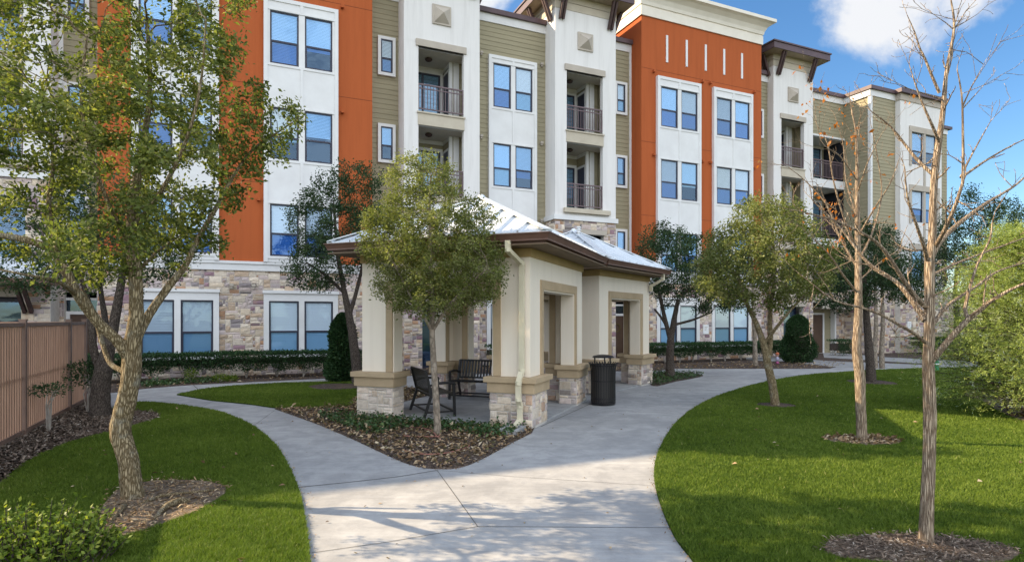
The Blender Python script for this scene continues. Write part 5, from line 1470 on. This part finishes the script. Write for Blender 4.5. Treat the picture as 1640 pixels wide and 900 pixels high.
mid = [L(Y, (1380, 712, .10), (1380, 690, .088), (1378, 640, .082), (1377, 600, .085), (1372, 560, .075), (1374, 520, .07), (1375, 470, .062), (1374, 400, .052), (1373, 330, .042), (1373, 270, .03), (1371, 215, .02), (1364, 175, .010)),
       L(Y, (1374, 470, .02), (1350, 440, .016, -.2), (1330, 410, .012, -.4), (1300, 380, .008, -.5)), L(Y, (1374, 430, .022), (1345, 380, .018, .2), (1325, 330, .013, .3), (1290, 290, .009, .4), (1262, 268, .004, .4)),
       L(Y, (1373, 400, .022), (1352, 350, .018, -.2), (1335, 290, .014, -.3), (1325, 230, .009, -.3), (1308, 200, .004, -.3)), L(Y, (1374, 420, .022), (1398, 370, .018, .2), (1412, 310, .013, .3), (1405, 250, .009, .3), (1395, 200, .005, .3)),
       L(Y, (1374, 380, .018), (1400, 335, .014, -.3), (1425, 295, .010, -.5), (1440, 255, .005, -.5)), L(Y, (1373, 350, .016), (1355, 290, .012, .4), (1350, 230, .008, .5), (1335, 180, .004, .5)),
       L(Y, (1373, 310, .014), (1390, 260, .010, -.3), (1412, 215, .006, -.4)), L(Y, (1373, 290, .013), (1345, 250, .009, -.3), (1315, 225, .005, -.4), (1302, 152, .002, -.4)),
       L(Y, (1375, 450, .014), (1410, 420, .010, .2), (1440, 400, .006, .3))]
mid = [[(*q[:3], q[3] * .85) for q in lim] for lim in mid]
root, ends, off, rng = bare('bare_tree', 'leafless tree with a few orange leaves in the middle of the right lawn', mid, 64, .17, sides=16, lens=(.18, .65), dens=1.2, zmin=2.2)
pick = [ends[i] for i in rng.choice(len(ends), 46, replace=False)]
P = np.repeat(np.array([p for p, d in pick]), 3, 0) + rng.normal(size=(138, 3)) * .05; Dd = rng.normal(size=(138, 3)) * .6 + np.array([0, 0, -.8])
leaf_mesh('dead_leaves', P, Dd, .07, M['orange_leaf'], root, off, rng, aspect=.6)

# ------------------------------------------------------------------ hedges and clipped shrubs
def bush(name, label, inside, pts_fn, n, leaf, mat, seed, cat='shrub', stems=(), off=(0, 0, 0), group=None, aspect=.55, legs_mat='white_stem', core=None):
    rng = np.random.default_rng(seed); root = empty(name, tuple(off), label, cat, group=group)
    P, N = pts_fn(rng, n); var = np.clip(.45 + rng.normal(size=len(P)) * .22, 0, 1)
    leaf_mesh('foliage', P, N * .7, leaf, M[mat], root, off, rng, aspect=aspect, varf=var)
    W = Wood()
    for s in stems: W.tube(np.array(s), 5)
    if stems and len(stems) > 6:
        for k in range(0, len(stems), 3):
            w_ = Wood()
            for s in stems[k:k + 3]: w_.tube(np.array(s), 5)
            w_.build('stem', M[legs_mat], root, off)
    elif stems: W.build('stems', M[legs_mat], root, off)
    if core: o = core(); o.parent = root
    return root
def hedge(label, u0, u1, w, h, seed, depth=.75, z0=.32, n=9000):
    """clipped hedge along the facade, w = distance of its middle in front of the wall"""
    def fn(rng, n):
        m = int(n); face = rng.random(m); u = rng.uniform(u0, u1, m); v = rng.uniform(-1, 1, m); z = rng.uniform(0, 1, m)
        bump_ = np.array([mnoise.noise(Vector((a * 1.3, seed, 0))) for a in u])
        dd = depth / 2 * (1 + .14 * bump_)
        top = h * (1 + .05 * np.array([mnoise.noise(Vector((a * 1.1, 7.7, seed))) for a in u])); low = z0 * (1 + .7 * np.array([mnoise.noise(Vector((a * 2.3, 2.2, seed))) for a in u]))
        fr, tp = face < .50, (face >= .50) & (face < .82)
        off_ = np.where(fr, dd, np.where(tp, v * dd, v * dd * .9)) + rng.normal(size=m) * .035
        zz = np.where(fr, low + (top - low) * z ** .9, np.where(tp, top, low + (top - low) * z)) + rng.normal(size=m) * .03
        rim = fr & (zz > top - .08); off_ = np.where(rim, off_ - .05 * rng.random(m), off_)
        nrm = np.zeros((m, 3)); nrm += np.where(fr, 1.0, 0)[:, None] * np.array(N66) + np.where(tp, 1.0, .2)[:, None] * np.array([0, 0, 1.0])
        X = np.array(P0)[None] + u[:, None] * np.array(D66)[None] + (w + off_)[:, None] * np.array(N66)[None]; X[:, 2] = zz
        return X, nrm
    rr = random.Random(seed); stems = []; u = u0 + .2
    while u < u1 - .1:
        b = bpt(u, w + rr.uniform(-.1, .15))
        for k in range(3):
            e = bpt(u + rr.uniform(-.28, .28), w + rr.uniform(-.05, .3)); stems.append([(b[0], b[1], 0, .022), ((b[0] * 2 + e[0]) / 3, (b[1] * 2 + e[1]) / 3, z0 * .55, .018), (e[0], e[1], z0 + .22, .012)])
        u += rr.uniform(.75, .95)
    def core():
        b = MB(); t = Matrix.Identity(4)
        q = [bpt(u0 + .1, w - depth * .26), bpt(u1 - .1, w - depth * .26), bpt(u1 - .1, w + depth * .26), bpt(u0 + .1, w + depth * .26)]; b.prism([(x - o_[0], y - o_[1]) for x, y in q], z0 + .16, h - .16)
        return b.build('inner_core', M['dark_bark'])  # solid dark block added inside the hedge leaves
    o_ = (*bpt((u0 + u1) / 2, w), 0)
    return bush('clipped_hedge', label, None, fn, n, .06, 'hedge_leaf', seed, 'hedge', stems, o_, core=core)
hedge('long clipped holly hedge under the ground floor windows at the left', -5.2, 3.6, 1.05, .80, 71, n=30000)
hedge('clipped holly hedge below the windows right of the pavilion', 15.4, 23.6, 1.1, .80, 72, n=24000)
hedge('far clipped hedge along the stone wing wall', 32.6, 38.5, 1.6, .85, 73, n=16000)
hedge('short clipped hedge beside the dark entry door', 27.4, 28.5, .75, .80, 74, depth=.8, z0=.12, n=2600)
hedge('clipped hedge half hidden behind the pavilion', 8.6, 11.4, .2, .85, 75, n=4500)

def cone(label, px, py, Y, w, h, seed, n=6000, sharp=.45):
    b = pt(px, 511, Y); o_ = (b[0], b[1], 0)
    def fn(rng, n):
        t = rng.random(n) * 6.283; z = rng.random(n)
        r = w / 2 * np.sqrt(np.clip(1 - z ** (1 / sharp), 0, 1)) * (.86 + .14 * np.sin(z * 9 + t * 2)) * (.9 + .12 * rng.normal(size=n) * .6) * np.where(z < .1, .8 + 2 * z, 1)
        X = np.stack([b[0] + r * np.cos(t), Y + r * np.sin(t), .05 + z * h], 1); N = np.stack([np.cos(t), np.sin(t), .3 + z], 1)
        return X, N
    def core():
        m = MB(); m.tube([(0, 0, .05), (0, 0, h * .3), (0, 0, h * .7), (0, 0, h * .93)], [w * .24, w * .28, w * .18, w * .03], 12); return m.build('inner_core', M['dark_bark'])  # solid dark spindle added inside the shrub leaves
    return bush('conical_shrub', label, None, fn, int(n * 2.6), .075, 'hedge_leaf', seed, 'shrub', (), o_, core=core)
cone('tall rounded dark shrub behind the left pier of the pavilion', 549, 600, 18.2, 1.08, 2.0, 81, 8000)
cone('dark cone shaped shrub beside the far entry door', 1278, 580, 26.0, 1.55, 2.0, 82, 6000)
cone('dark shrub seen through the pavilion openings beside the stone pier', 712, 600, 21.0, 1.0, 1.3, 83, 3500)

def tuft(name, label, px, py, w, h, seed, mat, n=700, leaf=.06, Y=None, z0=0.0, stems=3, legs='white_stem', cat='shrub', flat=1.0):
    x, y = at(px, py) if Y is None else (pt(px, py, Y)[0], Y)
    def fn(rng, n):
        d = rng.normal(size=(n, 3)); d /= np.linalg.norm(d, axis=1, keepdims=True); r = rng.random(n)[:, None] ** .4
        X = np.array([x, y, z0 + h / 2]) + d * r * np.array([w / 2, w / 2, h / 2 * flat]) + rng.normal(size=(n, 3)) * .02; return X, d + np.array([0, 0, .5])
    rr = random.Random(seed); st = [[(x + rr.uniform(-.03, .03), y, 0, .014), (x + rr.uniform(-.1, .1), y + rr.uniform(-.08, .08), z0 * .6 + .06, .011), (x + rr.uniform(-.25, .25) * w, y + rr.uniform(-.2, .2) * w, z0 + h * .5, .006)] for _ in range(stems)]
    return bush(name, label, None, fn, n, leaf, mat, seed, cat, st, (x, y, 0), legs_mat=legs)
tuft('topiary_shrub', 'small flat topped shrub on bare white stems in front of the fence', 78, 692, .66, .18, 91, 'dark_leaf', 380, .05, z0=.62, stems=5)
tuft('topiary_shrub', 'dark shrub with a bare stem beside the trunk at the fence end', 140, 662, .95, .5, 92, 'dark_leaf', 950, .055, z0=.55, stems=5)
for k, (px, py, w, h) in enumerate(((307, 612, .38, .42), (352, 612, .50, .24), (371, 611, .34, .18))):
    tuft('small_shrub', ['upright yellow green shrub in front of the left hedge', 'low rounded green shrub before the left hedge', 'smallest green shrub before the left hedge, next to the walk'][k], px, py, w, h, 95 + k, 'bright_leaf', 420, .05, stems=3)
# glossy shrub in the left foreground
rng = np.random.default_rng(99); x, y = at(45, 905)
sh = empty('privet_shrub', (x, y, 0), 'glossy yellow green shrub in the lower left foreground', 'shrub')
ox, oy = x, y
P, Dd, Vv = [], [], []; W = Wood()
for i in range(330):
    a = rng.random() * 6.283; q = math.sqrt(rng.random()); bx, by = ox + .58 * q * math.cos(a), oy + .42 * q * math.sin(a)
    hh = .40 * (1 - .55 * q * q) * rng.uniform(.7, 1.2); d = np.array([math.cos(a) * .5 * q, math.sin(a) * .5 * q, 1.0]) + rng.normal(size=3) * .2; d /= np.linalg.norm(d)
    b0 = np.array([bx, by, .03]); W.tube(np.array([[*b0, .005], [*(b0 + d * hh * .6), .004], [*(b0 + d * hh), .002]]), 4)
    for k in range(15):
        f = .3 + .7 * k / 14; P.append(b0 + d * hh * f + rng.normal(size=3) * .012); e = rng.normal(size=3); e[2] = abs(e[2]) * .5 + .3; Dd.append(e); Vv.append(.25 + .45 * f + rng.normal() * .16)
leaf_mesh('foliage', np.array(P), np.array(Dd), .047, M['bright_leaf'], sh, (ox, oy, 0), rng, aspect=.5, varf=np.array(Vv)); W.build('stems', M['dark_bark'], sh, (ox, oy, 0))

# ------------------------------------------------------------------ grass, litter, small things
def scatter(poly, n, rng, dens=None):
    p = np.array(poly); lo, hi = p.min(0), p.max(0); out = np.zeros((0, 2))
    lo = np.maximum(lo, [-16, 2.8]); hi = np.minimum(hi, [24, 26])
    tries = 0
    while len(out) < n and tries < 80:
        q = lo + rng.random((max(n, 20000) * 2, 2)) * (hi - lo); q = q[inpoly(q, poly)]
        q = q[(np.abs(q[:, 0] + 0) < q[:, 1] * .90 + 1.0)]
        if dens is not None: q = q[rng.random(len(q)) < dens(q)]
        out = np.concatenate([out, q]); tries += 1
    return out[:n]
def blades(name, poly, n, seed, holes=(), h=.027):
    rng = np.random.default_rng(seed)
    P = scatter(poly, n, rng, lambda q: np.clip((5.0 / q[:, 1]) ** 1.6, .03, 1))
    for hl in holes: P = P[~inpoly(P, hl)]
    n = len(P); dist = P[:, 1]; sc_ = np.clip(dist / 6.0, 1, 3.2)
    # clumps: taller, yellower tufts
    cl = np.array([mnoise.noise(Vector((a * 2.2, b * 2.2, seed))) for a, b in P]); c2 = np.array([mnoise.noise(Vector((a * 9, b * 9, seed))) for a, b in P])
    H = h * (1 + .35 * cl + .45 * c2) * rng.uniform(.6, 1.35, n); wd = .0034 * sc_ * rng.uniform(.7, 1.3, n)
    a = rng.random(n) * 6.283; ln = rng.normal(size=(n, 2)) * .55 * H[:, None]
    lead = rng.random(n) < .004; H = np.where(lead, H * 1.35, H)
    s = np.stack([np.cos(a), np.sin(a)], 1) * wd[:, None]
    V = np.zeros((n, 3, 3)); V[:, 0, :2] = P - s; V[:, 1, :2] = P + s; V[:, 2, :2] = P + ln; V[:, :2, 2] = LZ - .002; V[:, 2, 2] = LZ + H
    c3 = np.array([mnoise.noise(Vector((a * .55, b * .55, seed + 9))) for a, b in P]); var = np.clip(.44 + .30 * c3 + .16 * cl + .20 * c2 + rng.normal(size=n) * .17, 0, .93); var = np.where(lead, 1.0, var)
    o = np_mesh(name, V.reshape(-1, 3), np.arange(3 * n).reshape(n, 3), M['grass'], None, var)
    return tag(o, kind='stuff')
tag(blades('grass', lawn_right, 420000, 201, [ring_near, ring_mid, ring_oak, ring_far, bed_juniper]), 'short dense turf of the right lawn', 'grass')
tag(blades('grass', lawn_left, 330000, 202, [ring_left]), 'short dense turf of the left lawn', 'grass')
tag(blades('grass', lawn_back, 40000, 203, [ring_back]), 'strip of turf between path and pavilion', 'grass')

def litter(name, label, poly, n, seed, size, mat, aspect=.6, z=.02, lift=.02, flat=True, holes=(), lean=.35, kind='stuff'):
    rng = np.random.default_rng(seed); P = scatter(poly, n, rng)
    for hl in holes: P = P[~inpoly(P, hl)]
    n = len(P); X = np.column_stack([P, z + np.abs(rng.normal(size=n)) * lift])
    d = rng.normal(size=(n, 3)); d[:, 2] *= lean; d /= np.linalg.norm(d, axis=1, keepdims=True)
    u = np.array([0, 0, 1.0]) + rng.normal(size=(n, 3)) * .5; s = np.cross(d, u); s /= np.linalg.norm(s, axis=1, keepdims=True); nn = np.cross(s, d)
    Lh = size * rng.uniform(.5, 1.5, n)[:, None]; w = Lh * aspect
    V = np.stack([X, X + d * Lh * .5 + s * w * .5 + nn * w * .3, X + d * Lh, X + d * Lh * .5 - s * w * .5 + nn * w * .3], 1); V[:, :, 2] = np.maximum(V[:, :, 2], z + .002)
    o = np_mesh(name, V.reshape(-1, 3), np.arange(4 * n).reshape(n, 4), M[mat], None, np.clip(rng.normal(.5, .24, n), 0, 1))
    return tag(o, label, 'ground cover', kind=kind)
pad = [(p.x, p.y) for p in [C0 + Vector((T1 @ Vector(q))) for q in ((-3.75, -.02, 0), (-.02, -.02, 0), (-.02, 3.95, 0), (-3.75, 3.95, 0))]]
litter('leaf_litter', 'dry brown leaves over the bed in front of the pavilion', bed_front, 5200, 301, .075, 'litter', .5, .014, .025, holes=[pad])
litter('mulch_chips', 'shredded bark mulch in the bed in front of the pavilion', bed_front, 9000, 302, .045, 'chips', .3, .014, .015, holes=[pad])
litter('ground_cover', 'low green creeping plants at the edge of the pavilion bed', [at(*p) for p in [(505, 668), (560, 664), (640, 672), (700, 676), (780, 682), (845, 690), (800, 706), (760, 700), (700, 690), (640, 690), (600, 700), (560, 690)]], 2600, 303, .06, 'ivy', .6, .03, .05, lean=.8, holes=[pad])
litter('mulch_chips', 'grey shredded mulch along the fence', bed_fence, 15000, 304, .055, 'chips', .28, .018, .018)
litter('mulch_chips', 'mulch around the nearest bare tree', ring_near, 3600, 305, .038, 'chips', .22, RZ, .018)
litter('mulch_chips', 'twigs and chips around the big live oak', ring_left, 1500, 306, .05, 'litter', .22, RZ, .012)
def grow_poly(p, k):
    c = np.mean(np.array(p), 0); return [tuple(c + (np.array(q) - c) * k) for q in p]
litter('mulch_chips', 'stray chips in the grass round the nearest bare tree', grow_poly(ring_near, 1.14), 420, 315, .036, 'chips', .22, LZ + .012, .01)
litter('mulch_chips', 'stray bits in the grass round the big live oak', grow_poly(ring_left, 1.12), 380, 316, .04, 'litter', .3, LZ + .012, .01)
litter('leaf_litter', 'orange brown leaves round the middle bare tree', ring_mid, 420, 307, .07, 'litter', .6, RZ, .015)
litter('leaf_litter', 'dry leaves under the juniper', bed_juniper, 1500, 308, .10, 'litter', .55, RZ, .03)
litter('leaf_litter', 'scattered leaves in the bed along the building', bed_wall, 3000, 309, .08, 'litter', .5, .012, .02)
litter('ground_cover', 'dark creeping plants in the corner bed beyond the pavilion', bed_corner, 1200, 310, .07, 'ivy', .6, .02, .05, lean=.8)
litter('ground_cover', 'weedy green plants at the foot of the left hedge', [at(*p) for p in [(228, 621), (290, 616), (345, 613), (345, 609), (290, 612), (228, 615)]], 900, 311, .07, 'ivy', .6, .01, .06, lean=.8)

path_edge = [at(*p) for p in [(470, 760), (497, 900), (640, 900), (1110, 900), (1050, 770), (1062, 708), (1165, 629), (1050, 620), (870, 690), (700, 753), (560, 703), (440, 657), (400, 680)]]
litter('leaf_litter', 'a few stray leaves on the concrete path', path_edge, 90, 320, .035, 'litter', .55, .004, .004, lean=.1)
litter('leaf_litter', 'stray leaves lying on the left lawn', lawn_left, 45, 321, .055, 'litter', .55, LZ + .018, .01, holes=[ring_left])
litter('leaf_litter', 'stray leaves lying on the right lawn', lawn_right, 70, 322, .055, 'litter', .55, LZ + .018, .01, holes=[ring_near, ring_mid])
litter('ground_cover', 'thin reddish green creepers spread over the bed in front of the pavilion', bed_front, 1500, 323, .05, 'creeper', .6, .03, .03, lean=.6, holes=[pad])
def edge_bits(name, label, line, n, seed):
    rng = np.random.default_rng(seed); P = np.array(line); k = rng.integers(0, len(P) - 1, n * 3); t = rng.random((n * 3, 1)); Q = P[k] * (1 - t) + P[k + 1] * t
    w = np.linalg.norm(P[k + 1] - P[k], axis=1); Q = Q[rng.random(n * 3) < w / w.max()][:n]; Q = Q + rng.normal(size=Q.shape) * .035
    n = len(Q); X = np.column_stack([Q, np.full(n, .004) + rng.random(n) * .014]); d = rng.normal(size=(n, 3)); d[:, 2] *= .15
    o = leaf_mesh(name, X, d, .028, M['litter'], None, (0, 0, 0), rng, aspect=.4, up=3.0)
    tag(o, label, 'leaf litter', kind='stuff')
edge_bits('edge_litter', 'crumbs of soil and leaves along the edge of the right lawn', smooth_poly([at(*p) for p in [(1135, 940), (1110, 900), (1080, 860), (1058, 810), (1048, 770), (1050, 738), (1062, 708), (1085, 675), (1120, 649), (1165, 629)]], False), 520, 331)
edge_bits('edge_litter', 'crumbs of soil and leaves along the edge of the left lawn', smooth_poly([at(*p) for p in [(500, 960), (497, 900), (490, 840), (480, 790), (462, 747), (438, 710), (400, 680), (350, 660)]], False), 520, 332)
edge_bits('edge_litter', 'leaf crumbs spilling from the pavilion bed onto the path', smooth_poly([at(*p) for p in [(440, 655), (500, 676), (560, 701), (620, 729), (660, 745), (700, 751), (740, 748), (780, 731), (820, 709), (852, 693)]], False), 420, 333)
# irrigation hose loops in the front bed
h_ = surf('pink_drip_hose', (0.30, 0.13, 0.095), rough=.6, bstr=0)
for k, (pts, lab) in enumerate((([(645, 701), (670, 702.5), (700, 702), (704, 700)], 'straight piece of pink drip hose left of the young trunk'), ([(648, 725), (680, 731), (715, 729), (745, 721), (752, 716)], 'curved pink drip hose at the tip of the front bed'), ([(655, 688), (675, 688), (692, 694), (700, 702), (706, 708), (695, 711)], 'looped pink drip hose round the young trunk'))):
    P = [(*at(*p), .035) for p in smooth_poly(pts, False, 5)]
    b = MB(); b.tube(P, .010, 6); tag(b.build('drip_hose', h_, smooth=True), lab, 'hose', 'drip hoses in the front bed')
# roots and a stone at the big oak
for pts, lab, rad in ((([(245, 838), (262, 824), (285, 812), (300, 808)]), 'thick exposed root right of the big oak', .05), (([(222, 812), (260, 803), (320, 796), (352, 786)]), 'long thin root running right from the big oak', .018), (([(200, 812), (190, 830), (175, 842)]), 'short root left of the big oak', .03)):
    S = spline([(*at(*p), RZ + .01 + (.02 if 0 < i < len(pts) - 1 else -.02), rad * (1 - .6 * i / len(pts)) if rad < .05 else rad * (.35 + .65 * i / len(pts))) for i, p in enumerate(pts)], .05)
    W = Wood(); W.tube(S, 9, .2, knob=.3); x, y = at(*pts[0]); r_ = empty('tree_root', (x, y, 0), lab, 'root'); W.build('root_bark', M['oak_bark'], r_, (x, y, 0))
# painted garden figure by the far walk
x, y = pt(1245, 511, 25.0)[0], 25.0
gn = empty('garden_figure', (x, y, .03), 'small painted garden figure with orange hair and pink base beside the far walk', 'ornament')
for nm, c, prof in (('figure_base', (.35, .09, .20), [(0, .11), (.10, .10), (.16, .05)]), ('figure_body', (.35, .33, .42), [(.16, .06), (.26, .12), (.38, .10), (.46, .05)]), ('figure_head', (.50, .28, .22), [(.46, .04), (.52, .085), (.60, .085), (.66, .03)]), ('figure_hair', (.45, .13, .06), [(.585, .105), (.66, .11), (.72, .07), (.74, .01)])):
    b = MB(); b.tube([(0, 0, z) for z, r in prof], [r for z, r in prof], 14); b.build(nm, surf(nm + '_paint', c, rough=.5, bstr=0), gn, smooth=True)
gn.scale = (.65, .65, .65)
# wreath hung on the brown door
w = MB(); pc = Vector((15.48, .985, 1.5))
for i in range(40):
    t = 6.283 * i / 40; w.tube([pc + Vector((.17 * math.cos(t), 0, .17 * math.sin(t))), pc + Vector((.17 * math.cos(t + .3) * (1 + .25 * wr.random()), -.05 * wr.random(), .17 * math.sin(t + .3) * (1 + .25 * wr.random())))], [.035, .008], 5)
o = w.build('door_wreath', surf('dry_wreath', (.16, .075, .03), (.07, .09, .03), 20, .9, bstr=0))
o.matrix_world = Matrix.Translation((P0.x, P0.y, 0)) @ Matrix.Rotation(R(24), 4, 'Z'); tag(o, 'small round wreath hanging on the brown door behind the pavilion', 'wreath')
# small green object of unknown use, built as a post, far lawn edge
x, y = at(1499, 594)
gm = empty('green_post', (x, y, 0), 'small green post at the far lawn edge beside the entry walk', 'marker')
b = MB(); b.tube([(0, 0, 0), (0, 0, .34), (0, 0, .40), (0, 0, .44)], [.10, .09, .07, .015], 10); b.build('post_body', surf('green_plastic', (.02, .20, .09), rough=.5, bstr=0), gm)
b = MB(); b.tube([(0, 0, .24), (0, 0, .28)], [.102, .102], 10); b.build('post_band', M['plaque'], gm)
